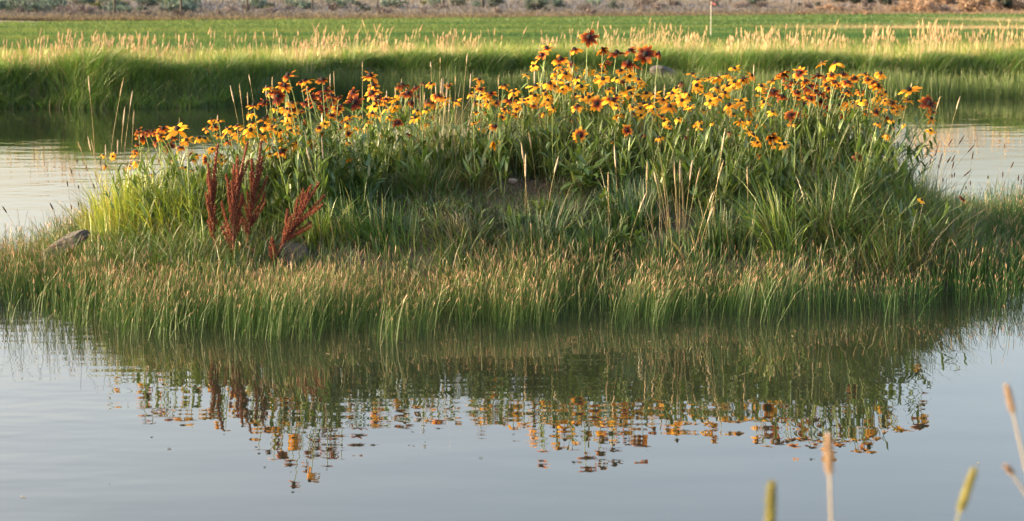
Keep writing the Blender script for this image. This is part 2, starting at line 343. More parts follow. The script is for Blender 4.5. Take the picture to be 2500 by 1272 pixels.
# brown verge and dry mauve grass on the slope behind the field
n = 150000
Yd = rng.uniform(0, 1, n) ** 1.6 * 170 + 108; Xd = rng.uniform(-.34, .34, n) * Yd; e = field_edge(Xd); ok = (Yd > e - 1); Xd, Yd, e = Xd[ok], Yd[ok], e[ok]; n = len(Xd)
c = mixc(np.array([.115, .10, .075]), np.array([.15, .147, .155]), np.clip((Yd - e - 6) / 10, 0, 1) * rng.uniform(.75, 1, n)) * (1 + .13 * rng.uniform(-1, 1, (n, 1)))
c = mixc(c, np.array([.24, .17, .125]), np.clip((Xd - 20) / 25, 0, .75))
g = Geo(); P = np.stack([Xd, Yd, terrain(Xd, Yd) - .02], 1)
blades(g, P, rng.uniform(.08, .26, n), .00075 * Yd, rng.normal(0, .35, (n, 2)), [0, .5, 1], [1, .85, .1], np.stack([c, c, c * 1.1], 1))
tag(link('dry_grass', g.mesh('dry_grass', [M_FIELD])), 'dry mauve grass on the slope behind the field', kind='stuff')
# lush green grass on the far bank
n = 92000
xb = rng.uniform(-15, 15, n); off = rng.beta(1.3, 2.2, n) * 2.0 - .02; yb = bank_line(xb) + off
zb = terrain(xb, yb); P = np.stack([xb, yb, np.maximum(zb, -.03)], 1)
cl = .5 + .5 * wob(xb, yb, 3.2, 31); h = (.28 + .34 * cl * rng.uniform(.6, 1.1, n)) * np.clip(.5 + off * 1.4, .45, 1) * np.where(xb < -3.5, 1.0, .86)
c0 = greens(n, (.055, .14, .022), (.115, .21, .04)); c1 = mixc(c0 * 1.2, np.array([.30, .32, .07]), np.clip((off - .75) / .9, 0, 1) * rng.uniform(.4, 1, n))
a = rng.normal(0, .5, n); tx = np.floor(xb / .22 + .4 * np.sin(yb * 9)); cx_ = (xb / .22 + .4 * np.sin(yb * 9) - tx - .5); hh_ = np.sin(tx * 12.9898) * 43758.5453; hh_ = hh_ - np.floor(hh_); ln = np.stack([cx_ * 1.1 + (hh_ - .5) * .7 + rng.normal(.05, .38, n), -np.abs(rng.normal(.18, .28, n))], 1); h = h * (.62 + .55 * hh_); c0 = c0 * (.75 + .5 * hh_)[:, None]
dead = rng.uniform(0, 1, n) < .07; c0[dead] = (.25, .2, .1); c1[dead] = (.3, .24, .12); c0 = c0 * rng.uniform(.6, 1.25, (n, 1))
g = Geo(); blades(g, P, h, rng.uniform(.005, .010, n), ln, [0, .35, .7, 1], [1, .95, .6, .05], np.stack([c0, c0, mixc(c0, c1, np.full(n, .5)), c1], 1), droop=rng.uniform(.05, .4, n))
tag(link('bank_grass', g.mesh('bank_grass', [M_GRASS])), 'long lush green grass along the far bank', kind='stuff')
# lit yellowing grass with pale seed heads behind the bank edge
n = 46000
xb = rng.uniform(-16, 16, n); off = .9 + rng.uniform(0, 1, n) ** 1.5 * 11; yb = bank_line(xb) + off; P = np.stack([xb, yb, terrain(xb, yb)], 1)
dn = .5 + .5 * wob(xb, yb * .4, 1.0, 33)
c0 = mixc(greens(n, (.13, .19, .035), (.20, .24, .05)), np.array([.38, .31, .15]), np.clip(dn * 1.2 - .35, 0, 1) * rng.uniform(0, .8, n)); h = rng.uniform(.16, .34, n)
g = Geo(); blades(g, P, h, rng.uniform(.008, .013, n), rng.normal(0, .3, (n, 2)), [0, .5, 1], [1, .8, .05], np.stack([c0, c0, c0 * 1.15], 1), droop=.1)
n = 1500
xb = rng.uniform(-14, 14, n * 3); off = .6 + rng.uniform(0, 1, n * 3) ** 1.6 * 4.5; dn = .5 + .5 * wob(xb, off, 1.6, 35)
ok = rng.uniform(0, 1, n * 3) < np.clip(dn * 1.6 - .6, .05, 1) * np.where(xb > 2, 1, .75); xb, off = xb[ok][:n], off[ok][:n]; n = len(xb); yb = bank_line(xb) + off
P = np.stack([xb, yb, terrain(xb, yb)], 1); h = rng.normal(.46, .1, n).clip(.2, .75); c = greens(n, (.40, .30, .16), (.48, .37, .23), .18)
cc = blades(g, P, h, np.full(n, .007), rng.normal(0, .13, (n, 2)) + [.06, 0], [0, .4, .8, 1], [1, .9, .7, .6], np.stack([c * .8, c, c, c], 1))
spindles(g, cc[:, 3] - (cc[:, 3] - cc[:, 2]) * .3, cc[:, 3] + (cc[:, 3] - cc[:, 2]) * rng.uniform(.3, .9, (n, 1)), rng.uniform(.005, .009, n), c * np.array([1.1, 1.02, .95]))
tag(link('meadow_grass', g.mesh('meadow_grass', [M_STRAW])), 'sunlit yellow green grass with straw seed stems behind the bank', kind='stuff')
# rushes standing in the shallows of the far side
n = 26000
xb = rng.uniform(-3.7, 12, n); yb = bank_line(xb) - .15 - rng.beta(1, 1.3, n) * np.interp(xb, [-4.6, -3.2, -2.0, 2, 12], [.15, .35, 1.3, 1.9, 2.2]); P = np.stack([xb, yb, np.full(n, -.03)], 1)
c = greens(n, (.05, .10, .025), (.09, .14, .04)); h = (.2 + .2 * (.5 + .5 * wob(xb, yb, 2.2, 61))) * rng.normal(1, .22, n).clip(.4, 1.6)
g = Geo(); blades(g, P, h, rng.uniform(.005, .008, n), rng.normal(0, .12, (n, 2)), [0, .5, .85, 1], [1, .9, .8, .1], np.stack([c, c, c, mixc(c, np.array([.2, .15, .09]), rng.uniform(0, .7, n))], 1))
tag(link('far_rushes', g.mesh('far_rushes', [M_RUSH])), 'dull green rushes in the shallows below the far bank', kind='stuff')

# ------------------------------------------------------------------ rush bed round the island
fx = np.array([-900, -300, 0, 300, 700, 1000, 1300, 1700, 2000, 2300, 2500, 2900, 3400]); fy = np.array([760, 775, 792, 832, 850, 835, 806, 800, 790, 778, 765, 770, 750])
def rush_density(x, y):
    px, pw = 1250 + FPX * x / (y * math.cos(TH) + CAM_H * math.sin(TH)), None
    f_ = y * math.cos(TH) + CAM_H * math.sin(TH); u_ = y * math.sin(TH) - CAM_H * math.cos(TH); pyw = 636 - FPX * u_ / f_
    edge = np.interp(px, fx, fy) + 14 * np.sin(px * .021) + 9 * np.sin(px * .067 + 1)
    d = np.clip((edge + 6 - pyw) / 44, 0, 1) ** 1.7 + .035 * ((edge + 26 + 25 * np.sin(px * .011) - pyw) > 0)
    back = np.interp(px, [-900, 0, 130, 300, 2150, 2300, 2500, 2900, 3400], [640, 615, 600, 560, 520, 480, 470, 470, 480])
    d *= np.clip((pyw - back) / 14, 0, 1)
    m = mound(x, y); d *= np.clip((.075 - m) / .05, 0, 1)
    d *= np.where(px > 2050, np.interp(pyw, [440, 500, 600, 700, 780], [.6, .9, 1, .6, .28]), 1)
    d *= np.where(px < 130, np.interp(pyw, [580, 640, 720, 800], [.3, .7, .9, .35]), 1)
    return d * np.clip(.7 + .6 * wob(x, y, 4.5, 41) + .4 * wob(x, y, 14, 42), .08, 1), px, pyw
n = 210000
xr = rng.uniform(-4.4, 4.6, n); yr = rng.uniform(8.55, 14.2, n); d, pxr, pyr = rush_density(xr, yr); ok = rng.uniform(0, 1, n) < d; xr, yr, pxr, pyr = xr[ok], yr[ok], pxr[ok], pyr[ok]; n = len(xr)
P = np.stack([xr, yr, np.maximum(mound(xr, yr), 0) - .03], 1)
cl = .5 + .5 * wob(xr, yr, 5.5, 43)
h = (.15 + .11 * cl) * rng.normal(1, .22, n) * np.where(pxr > 2050, .95, 1) * np.interp(pxr, [-100, 150, 500], [.9, .92, .95]); h = np.clip(h, .06, .36)
dryness = np.clip(.45 + .4 * wob(xr, yr, 2.0, 44) + np.interp(pxr, [0, 700, 1200, 2000, 2300], [.35, .15, 0, -.1, -.35]), 0, 1)
c0 = mixc(np.array([.024, .072, .014]), np.array([.058, .108, .024]), np.clip(dryness * rng.uniform(.3, 1.2, n), 0, 1)) * (1 + .25 * rng.uniform(-1, 1, (n, 1)))
c2 = mixc(c0, np.array([.155, .15, .05]), np.clip(dryness * rng.uniform(.1, .65, n), 0, 1))
tip = mixc(np.array([.22, .14, .085]), np.array([.43, .265, .18]), rng.uniform(0, 1, n)); isgreen = rng.uniform(0, 1, n) < np.where((pxr > 2000) & (pyr < 660), .7, .42); tip[isgreen] = c2[isgreen] * 1.1
gust = .16 * wob(xr, yr, 1.7, 45)
ln = np.stack([rng.normal(.04, .15, n) + gust * .8, rng.normal(0, .12, n)], 1)
ben = rng.uniform(0, 1, n) < .11; ln[ben] *= 3.5
g = Geo(); blades(g, P, h, rng.uniform(.0015, .0026, n), ln, [0, .55, .87, .905, .955, 1], [1, .95, .75, 1.15, 1.1, .1], np.stack([c0, c0, c2, mixc(c2, tip, np.full(n, .7)), tip, tip], 1))
tag(link('rushes', g.mesh('rushes', [M_RUSH])), 'bed of thin rushes with pinkish brown tips round the island', kind='stuff')

# bits of broken stem and leaf floating on the pond
n = 150; xw = rng.uniform(-4, 4, n); yw = np.where(rng.uniform(0, 1, n) < .7, rng.uniform(8.3, 9.3, n), rng.uniform(5.6, 9, n)); g = Geo(); a = rng.uniform(0, 3.14, n); L_ = rng.uniform(.004, .03, n); A = np.stack([xw, yw, np.full(n, .0015)], 1); D = np.stack([np.cos(a) * L_, np.sin(a) * L_, rng.uniform(-.0005, .002, n)], 1)
spindles(g, A, A + D, rng.uniform(.0006, .0016, n), greens(n, (.1, .09, .05), (.26, .22, .15), .3), (0, .5, 1), (.6, 1, .5), 4)
tag(link('floating_debris', g.mesh('floating_debris', [M_STRAW])), 'tiny bits of stem and leaf floating on the pond', kind='stuff')
# ------------------------------------------------------------------ low undergrowth on the mound
BC = on_mound(1265, 452)
def bare(x, y):
    b = np.exp(-(((x - BC[0]) / .26) ** 2 + ((y - BC[1]) / .12) ** 2)); b = np.maximum(b, .8 * np.exp(-(((x + .8) / .12) ** 2 + ((y - 11.45) / .2) ** 2)))
    return np.maximum(b, .8 * np.exp(-(((x - .85) / .2) ** 2 + ((y - 10.5) / .14) ** 2)))
n = 105000
xu = rng.uniform(-3, 3.1, n); yu = rng.uniform(9.8, 13.2, n); m = mound(xu, yu); ok = (m > .0) & (rng.uniform(0, 1, n) > bare(xu, yu) * .97) & (rng.uniform(0, 1, n) < np.clip(.7 + .6 * wob(xu, yu, 3.5, 51), .3, 1)) & ((yu < 12.4) | (rng.uniform(0, 1, n) < .4))
xu, yu, m = xu[ok], yu[ok], m[ok]; n = len(xu); P = np.stack([xu, yu, m - .01], 1)
kind = np.clip(.5 + .6 * wob(xu, yu, 2.6, 52), 0, 1); c0 = mixc(greens(n, (.024, .072, .010), (.07, .14, .02)), np.array([.11, .085, .04]), (rng.uniform(0, 1, n) < .16 + .2 * kind) * .8)
h = rng.uniform(.05, .15, n) * (.7 + .6 * kind) * np.interp(yu, [10, 11.4, 12], [1.15, .9, 1.3]) * np.interp(xu, [-2.4, -1.2, -.8, .7, 1.1, 2.4], [1.9, 1.6, 1.35, 1.35, 1.8, 1.9])
h = h * (1 - .62 * np.exp(-((xu - .05) / .45) ** 2) * np.clip((yu - 10.35) / .3, 0, 1) * np.clip((11.6 - yu) / .3, 0, 1))
g = Geo(); blades(g, P, h, rng.uniform(.003, .006, n), rng.normal(0, .45, (n, 2)), [0, .4, .75, 1], [1, .95, .6, .06], np.stack([c0, c0, c0 * 1.1, c0 * 1.25], 1), droop=rng.uniform(0, .45, n))
tag(link('undergrowth', g.mesh('undergrowth', [M_GRASS])), 'low mixed grass covering the island slope', kind='stuff')
# thin upright grass growing up among the flower stems
n = 15000
xu = rng.uniform(-2.35, 2.45, n); yu = rng.uniform(10.75, 12.5, n); m = mound(xu, yu); ok = (m > .06) & (rng.uniform(0, 1, n) > bare(xu, yu) * 1.1) & (yu > np.interp(xu, [-2.3, -1.2, -.8, .6, 1.0, 2.3], [10.6, 10.9, 11.25, 11.3, 11.0, 10.7]))
xu, yu, m = xu[ok], yu[ok], m[ok]; n = len(xu); P = np.stack([xu, yu, m - .01], 1); ok = rng.uniform(0, 1, n) < np.interp(xu, [.6, 1.1], [1, .45]); P = P[ok]; xu = xu[ok]; n = len(xu); c0 = mixc(greens(n, (.075, .145, .025), (.14, .2, .04)), np.array([.30, .24, .12]), (rng.uniform(0, 1, n) < .12) * .85)
g = Geo(); blades(g, P, rng.uniform(.14, .42, n) * np.interp(xu, [-2.3, -1.2, 0], [.75, .9, 1]), rng.uniform(.0028, .0055, n), rng.normal(0, .16, (n, 2)), [0, .4, .75, 1], [1, .9, .6, .06], np.stack([c0, c0, c0 * 1.1, c0 * 1.2], 1), droop=rng.uniform(0, .12, n))
tag(link('tall_grass', g.mesh('tall_grass', [M_GRASS])), 'thin upright grass growing among the flower stems', kind='stuff')
# matted dry litter on the bare patch
n = 5200
xu = rng.normal(.0, .5, n); yu = rng.normal(BC[1], .2, n); P = np.stack([xu, yu, mound(xu, yu) + .002], 1); c = greens(n, (.16, .125, .095), (.34, .27, .2), .3)
g = Geo(); blades(g, P, rng.uniform(.02, .07, n), rng.uniform(.0015, .003, n), rng.normal(0, 1.3, (n, 2)), [0, .5, 1], [1, .9, .2], np.stack([c, c, c], 1), droop=rng.uniform(.6, .95, n))
tag(link('dry_litter', g.mesh('dry_litter', [M_STRAW])), 'matted dead grass stems on the bare soil of the mound', kind='stuff')

# ------------------------------------------------------------------ grass tussocks (each a thing)
def tussock(px, py, L, n, rad, ca, cb, label, spread=.6, dr=.35, w=(.0035, .0065), group='grass tussocks on the island', lean=(0, 0), name='grass_tussock', tipc=None, mat=None):
    base = on_mound(px, py); g = Geo()
    a = rng.uniform(0, 6.283, n); r = rad * np.sqrt(rng.uniform(0, 1, n)); kc = rng.integers(0, 4, n); oc = rng.normal(0, rad * .9, (4, 2)) * [1.2, .7]; oc[0] = 0; hs_ = rng.uniform(.6, 1.1, 4)[kc]; P = np.stack([base[0] + oc[kc, 0] + r * np.cos(a), base[1] + oc[kc, 1] + r * np.sin(a) * .8, 0 * a], 1); P[:, 2] = np.maximum(mound(P[:, 0], P[:, 1]), 0) - .01
    h = L * hs_ * rng.normal(1, .25, n).clip(.35, 1.5); lean = np.asarray(lean) + rng.normal(0, .14, 2); a = a + rng.normal(0, .7, n); s = np.abs(rng.normal(0, spread, n)).clip(.03, 1.3); ln = np.stack([s * np.cos(a) + lean[0], s * np.sin(a) + lean[1]], 1)
    c = greens(n, ca, cb, .2); t = c * 1.2 if tipc is None else mixc(c, np.asarray(tipc), rng.uniform(.2, 1, n)); dd = (.05 + dr * s * rng.uniform(.6, 1.2, n)).clip(0, .8)
    c[rng.uniform(0, 1, n) < .11] = (.27, .21, .10)
    blades(g, P, h, rng.uniform(*w, n), ln, [0, .3, .55, .8, 1], [.9, 1, .9, .6, .05], np.stack([c, c, c, mixc(c, t, np.full(n, .6)), t], 1), droop=dd)
    o = link(name, g.mesh(name, [mat or M_GRASS], origin=base)); o.location = base
    return tag(o, label, 'grass tussock' if name == 'grass_tussock' else 'dry grass', group)
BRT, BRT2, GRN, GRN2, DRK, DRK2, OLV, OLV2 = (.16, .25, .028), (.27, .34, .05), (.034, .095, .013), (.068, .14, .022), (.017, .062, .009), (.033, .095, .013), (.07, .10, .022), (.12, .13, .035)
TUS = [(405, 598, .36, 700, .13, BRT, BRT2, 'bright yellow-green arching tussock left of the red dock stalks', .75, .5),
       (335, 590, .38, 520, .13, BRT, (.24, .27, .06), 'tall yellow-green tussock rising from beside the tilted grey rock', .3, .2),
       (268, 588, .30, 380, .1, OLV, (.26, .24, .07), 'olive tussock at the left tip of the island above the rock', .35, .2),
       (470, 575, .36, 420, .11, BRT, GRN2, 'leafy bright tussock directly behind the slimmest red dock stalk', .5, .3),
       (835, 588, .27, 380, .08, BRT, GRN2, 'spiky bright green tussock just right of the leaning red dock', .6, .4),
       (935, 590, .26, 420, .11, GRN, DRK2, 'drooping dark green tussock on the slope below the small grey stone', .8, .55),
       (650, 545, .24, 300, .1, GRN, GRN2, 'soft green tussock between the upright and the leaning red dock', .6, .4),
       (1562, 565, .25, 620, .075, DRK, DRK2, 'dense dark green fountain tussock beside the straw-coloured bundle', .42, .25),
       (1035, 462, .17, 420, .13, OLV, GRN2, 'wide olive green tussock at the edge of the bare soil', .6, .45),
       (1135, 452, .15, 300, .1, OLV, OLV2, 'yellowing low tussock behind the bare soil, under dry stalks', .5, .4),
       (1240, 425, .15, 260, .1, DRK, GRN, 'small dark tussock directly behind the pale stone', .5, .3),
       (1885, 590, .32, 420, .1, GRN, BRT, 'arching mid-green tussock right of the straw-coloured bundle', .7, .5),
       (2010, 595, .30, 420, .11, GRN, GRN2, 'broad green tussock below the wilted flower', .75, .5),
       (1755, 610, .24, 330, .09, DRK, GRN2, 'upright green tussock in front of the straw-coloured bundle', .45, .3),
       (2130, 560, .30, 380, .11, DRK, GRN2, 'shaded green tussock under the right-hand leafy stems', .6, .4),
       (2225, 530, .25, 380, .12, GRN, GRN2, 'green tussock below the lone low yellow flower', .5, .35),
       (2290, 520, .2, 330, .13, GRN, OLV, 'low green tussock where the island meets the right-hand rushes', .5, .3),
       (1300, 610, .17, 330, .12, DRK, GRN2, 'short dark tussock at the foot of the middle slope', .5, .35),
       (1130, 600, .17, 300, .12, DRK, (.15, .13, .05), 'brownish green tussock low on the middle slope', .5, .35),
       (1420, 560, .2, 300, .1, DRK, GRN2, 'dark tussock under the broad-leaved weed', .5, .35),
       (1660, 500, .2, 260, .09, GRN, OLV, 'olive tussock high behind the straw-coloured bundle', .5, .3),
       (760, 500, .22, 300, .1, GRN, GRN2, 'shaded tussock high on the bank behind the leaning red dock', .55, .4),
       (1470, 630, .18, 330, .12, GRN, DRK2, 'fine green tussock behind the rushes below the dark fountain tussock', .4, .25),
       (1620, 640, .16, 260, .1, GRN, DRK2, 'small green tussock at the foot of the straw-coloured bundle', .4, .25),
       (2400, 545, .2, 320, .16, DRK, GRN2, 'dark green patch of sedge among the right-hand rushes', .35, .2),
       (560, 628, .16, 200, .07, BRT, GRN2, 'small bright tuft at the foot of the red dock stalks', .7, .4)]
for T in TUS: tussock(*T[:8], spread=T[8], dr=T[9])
tussock(1345, 425, .42, 260, .13, (.36, .27, .13), (.46, .36, .2), 'thick sheaf of upright straw-coloured stems under the middle flowers', .10, .05, (.002, .0035), 'dry grass bundles', name='dry_grass_bundle', mat=M_STRAW)
tussock(1070, 440, .40, 240, .15, (.27, .20, .13), (.4, .31, .21), 'grey-brown thicket of dead stalks behind the bare soil', .18, .1, (.0018, .0032), 'dry grass bundles', name='dry_grass_bundle', mat=M_STRAW)
tussock(1655, 610, .50, 24, .055, (.32, .25, .13), (.42, .33, .19), 'slim bundle of pale straw stems right of the dark fountain tussock', .08, .03, (.0015, .003), 'dry grass bundles', name='dry_grass_bundle', mat=M_STRAW)
tussock(640, 590, .12, 160, .1, (.2, .13, .08), (.34, .2, .12), 'tangle of dead brown stalks between the two red docks', .9, .6, (.0018, .003), 'dry grass bundles', name='dry_grass_bundle', mat=M_STRAW)

# ------------------------------------------------------------------ coneflowers
FL = """434,317,62,Y,.35 345,334,36,M,.5 338,319,32,M,.2 354,321,34,M,.1 372,321,36,M,.1 379,343,36,M,.4 386,321,34,D,.3 398,314,36,D,.1 393,331,34,D,.2 425,336,30,M,.2
412,359,40,M,.8 456,343,44,Y,.15 441,360,36,D,.3 487,338,36,Y,.1 501,339,30,Y,.2 517,293,34,Y,.1 534,297,30,Y,.1 508,312,34,D,.3 524,309,36,D,.2 531,332,34,Y,.1 559,317,36,Y,0
580,307,32,D,.1 555,346,36,D,0 587,339,40,Y,.5 466,378,32,D,.3 480,379,34,Y,.3 474,387,30,D,.5 504,391,36,D,.9 518,365,28,Y,.5 538,379,30,D,.2 540,391,26,D,.6 334,369,24,D,.1
330,377,28,Y,.1 334,396,28,Y,.4 314,403,40,D,.2 325,431,34,Y,0 334,352,20,M,.5 389,393,18,M,.7 420,389,18,D,.4 453,411,34,Y,.1 470,417,20,Y,.2 371,427,20,Y,.2 251,380,22,Y,0
275,382,20,Y,.7 260,408,26,Y,0 703,184,42,D,.1 695,210,46,D,.3 653,214,36,D,.05 678,235,48,M,.6 645,249,30,M,.1 619,257,40,D,.1 615,277,44,Y,0 746,198,40,D,0 787,195,42,M,0
753,220,36,D,.2 794,220,60,M,.1 759,235,40,M,.3 808,245,40,M,.5 827,237,26,M,.2 745,250,34,M,.4 825,266,44,D,.4 715,265,36,M,.4 713,252,40,Y,.2 706,283,40,Y,.3 702,296,36,Y,.3
645,293,40,Y,.1 646,308,36,Y,.3 664,310,36,Y,.2 684,320,44,Y,.3 709,320,26,D,.1 612,318,48,Y,.5 615,301,40,Y,.1 581,324,40,Y,.2 706,341,40,Y,.2 727,350,36,Y,.2 685,341,36,Y,.1
717,356,32,Y,.1 688,369,44,D,.2 760,351,36,Y,.8 659,377,28,Y,.1 581,384,24,Y,.3 830,311,26,S,.3 851,326,28,D,.7 853,351,30,Y,.2 811,283,34,D,.1 791,266,30,M,.2 808,296,30,D,.3
853,285,34,Y,.1 853,389,22,Y,-.4 793,303,30,Y,.3 779,311,26,D,.2 674,266,30,Y,.1 672,288,30,Y,.2 736,273,28,D,.3 903,185,52,D,.15 862,226,40,M,.4 865,250,46,M,.6 909,226,46,D,.4
922,237,30,M,.4 914,261,36,Y,.3 909,278,34,Y,.1 982,208,44,M,.1 995,228,36,M,.2 977,235,40,Y,0 941,243,32,D,.2 963,243,36,Y,.1 935,252,30,Y,.1 963,266,30,Y,-.2 933,283,22,Y,.2
971,300,34,M,.5 995,328,26,M,.1 903,298,20,Y,.3 1033,202,20,S,.1 1022,234,24,S,.1 1052,205,34,Y,.1 1056,251,36,Y,.7 1069,234,40,D,.3 1088,241,30,Y,.2 1095,209,30,D,.1 1018,271,36,Y,.1
1014,288,36,Y,.2 1041,269,28,Y,.1 875,283,26,Y,.2 1170,195,40,Y,0 1231,209,30,D,.1 1256,224,50,Y,.3 1248,243,46,D,.5 1197,228,40,D,.3 1172,218,34,D,.1 1159,213,30,Y,.1 1150,230,30,Y,.3
1193,249,40,Y,.3 1176,235,36,Y,.2 1159,249,26,S,.2 1212,252,26,D,.2 1114,249,36,Y,.2 1163,273,24,D,.2 1188,275,20,D,.2 1157,300,22,Y,.1 1225,286,22,D,.5 1208,349,34,Y,-.5 1231,266,26,D,.3
1242,271,24,Y,.2 1261,267,26,D,.2 1280,247,36,Y,.2 1306,235,46,Y,.1 1308,211,44,Y,0 1342,205,44,Y,.2 1362,194,50,Y,.2 1354,212,30,Y,.2 1372,220,34,Y,.1 1337,245,40,Y,.4 1333,232,40,Y,.1
1350,264,34,Y,.2 1331,254,32,Y,.2 1303,258,24,D,.2 1437,91,52,M,.55 1335,117,38,D,.3 1324,134,34,D,.5,-.7 1303,161,38,Y,.2,-1.1 1403,122,48,D,0 1368,145,46,D,.15 1365,162,36,Y,0 1397,166,44,Y,-.2
1471,120,42,M,-.4 1505,130,52,M,.05 1534,153,48,M,.3 1538,123,34,M,.2,-.5 1576,132,58,M,.9 1380,181,44,Y,.1 1410,191,40,Y,.1 1412,204,44,Y,.2 1385,209,44,Y,.2 1437,172,40,Y,-.3 1474,157,30,Y,.1
1471,176,40,Y,.1 1516,174,36,Y,.1 1538,187,40,Y,.5 1559,195,34,Y,.2 1472,194,44,Y,.3 1505,193,36,Y,.2 1522,200,24,M,.4 1420,213,40,Y,.2 1403,232,36,Y,.1 1538,230,50,Y,.3 1537,219,60,Y,0
1457,253,50,D,.9 1410,259,38,D,.3 1495,244,50,D,.4 1505,236,40,Y,.1 1423,238,36,Y,.1 1438,238,40,Y,.2 1505,260,30,Y,.2 1506,285,28,Y,-.4 1544,262,24,Y,.1 1546,276,20,S,.3 1563,266,40,Y,.2
1572,255,36,Y,.1 1565,283,36,Y,.2 1352,240,20,S,.2 1530,318,30,D,.75,.3 1416,330,46,D,1 1578,229,44,Y,.2 1598,230,36,Y,.1 1619,245,40,Y,.4 1642,230,44,Y,.15 1665,245,44,Y,.6 1634,260,48,Y,.35
1681,234,36,Y,.1 1685,261,26,Y,.1 1691,182,40,Y,.1 1663,202,30,S,.1 1651,216,30,Y,.1 1702,210,46,Y,.1 1704,197,34,Y,0 1793,168,38,Y,.1 1753,191,44,Y,-.2 1731,191,24,Y,0 1774,184,36,Y,0
1778,209,46,Y,.1 1814,194,46,D,0 1793,202,40,Y,.1 1834,185,36,Y,.2,1.0 1744,238,40,Y,.2,.6 1734,248,44,Y,.1 1729,230,30,Y,-.3 1781,257,46,Y,.1 1791,280,30,Y,.1 1810,248,46,Y,.15 1827,272,40,Y,-.4
1810,297,42,Y,-.3 1657,291,32,Y,.2 1614,284,26,D,.2 1587,255,40,Y,.1 1597,268,36,Y,.1 1634,310,20,Y,.2 1708,298,24,Y,.2 1738,300,20,Y,.1 1576,329,22,S,.2 1672,334,22,S,.1 1780,323,24,S,.2
1827,321,36,Y,.1,1.0 1729,266,22,S,.1 1888,198,40,Y,0 1910,180,44,M,-.2 1952,178,40,D,.5 1996,185,50,M,0 2020,188,40,D,.1 2040,156,50,Y,0 2031,183,34,D,.2 2057,181,46,D,.05 1935,199,42,M,.1
1967,198,34,D,.2 2038,200,30,D,.2 2069,201,40,D,.2 1976,214,50,M,.1 2016,207,30,D,.1 1888,224,46,M,.2 1910,234,40,M,0 1946,225,36,D,.3 2001,229,44,M,.2 2018,234,34,M,0 2067,225,46,D,.1
1978,240,34,D,.3 1948,240,34,D,.1 1961,255,40,M,.4 2003,247,36,D,.1 1931,281,42,M,.6 1944,272,34,M,.4 1965,283,26,D,.2 1867,251,44,Y,.1 1857,234,36,Y,0 1886,274,34,Y,.2 2049,260,44,Y,.15
2059,282,36,D,.4 2054,235,26,M,.2 1915,353,38,Y,.3 1893,355,30,Y,.2 1850,349,34,Y,.2 1884,336,44,D,-.6 1838,330,38,Y,.2,.8 1940,304,18,Y,.1 2069,249,30,Y,.1 1855,380,24,Y,.1 2112,182,38,Y,.1
2150,180,44,Y,.2 2086,191,36,D,.3 2119,193,34,D,.2 2133,201,34,D,.1 2143,210,42,D,.1 2161,226,30,Y,.1,.7 2101,221,34,D,.2 2141,240,30,Y,.7 2161,247,28,Y,.4 2178,250,30,D,.3 2191,259,30,D,.2
2083,252,40,Y,.15 2103,247,30,Y,.1 2123,254,30,D,.2 2139,272,34,D,.6 2152,268,26,Y,.1 2114,274,28,D,.2 2181,268,34,Y,.2 2203,261,26,Y,.1 2220,221,60,Y,0 2218,246,44,Y,0,.3 2268,252,46,M,.7,.3
2273,272,30,M,.3,.4 2273,290,36,Y,.4,.6 2271,319,30,Y,.3,.5 2143,302,26,Y,.1 2176,294,26,Y,.1 2183,312,14,S,.1 2207,307,16,Y,.1 2094,382,36,S,.9 2250,489,30,Y,.2,.3 2350,486,26,M,.3,.5"""
HERO_MIN = 43
def petal_geo(a0, a1, wid, tipw, rnd):
    ts = np.array([0, .2, .45, .7, .9, 1.0]); hw = np.array([.065, .13, .175, .165, .10, .02]) * wid; hw[-2] *= tipw
    ang = a0 + (a1 - a0) * ts; r = .13; z = 0.0; V = []; U = []
    for i, t in enumerate(ts):
        if i: dt = (ts[i] - ts[i - 1]) * .87; am = (ang[i] + ang[i - 1]) / 2; r += dt * math.cos(am); z += dt * math.sin(am)
        tw = rnd * t
        for s in (-1, 0, 1):
            y = s * hw[i]; V.append((r, y * math.cos(tw) , z + (0.022 * (1 - t) if s == 0 else 0) + y * math.sin(tw))); U.append((.5 + .5 * s, t))
    F = [(i * 3 + k, i * 3 + 3 + k, i * 3 + 4 + k, i * 3 + 1 + k) for i in range(5) for k in range(2)]
    return np.array(V), np.array(F), np.array(U)
DROOP = {'up': (.25, -.15), 'flat': (.12, -.35), 'droop': (.05, -.95), 'hang': (-.35, -1.35)}
PET = {}   # (style, variant) -> geometry
for sname, (a, b) in DROOP.items():
    for v in range(4): PET[sname, v] = petal_geo(a + random.uniform(-.12, .12), b + random.uniform(-.2, .2), random.uniform(.8, 1.1), random.uniform(.7, 1.2), random.uniform(-.5, .5))
PET_ME = {}
def petal_mesh(style, v, typ):
    if (style, v, typ) not in PET_ME:
        V, F, U = PET[style, v]; PET_ME[style, v, typ] = mk_mesh('petal', V, F, None, U, [P_MATS[typ]], True)
    return PET_ME[style, v, typ]
HEAD_ME = {}
def petals_mesh(style, k, typ):
    if (style, k, typ) in HEAD_ME: return HEAD_ME[style, k, typ]
    r = random.Random(hash((style, k)) % 1000 if False else (k * 17 + len(style))); g = Geo(); npet = r.choice([10, 11, 12, 13]) if typ != 'S' else 7
    for V, F, U, M in petal_layout(style, npet, r): g.add((np.c_[V, np.ones(len(V))] @ np.array(M).T)[:, :3], F, None, U)
    HEAD_ME[style, k, typ] = g.mesh('petals', [P_MATS[typ]], True); return HEAD_ME[style, k, typ]
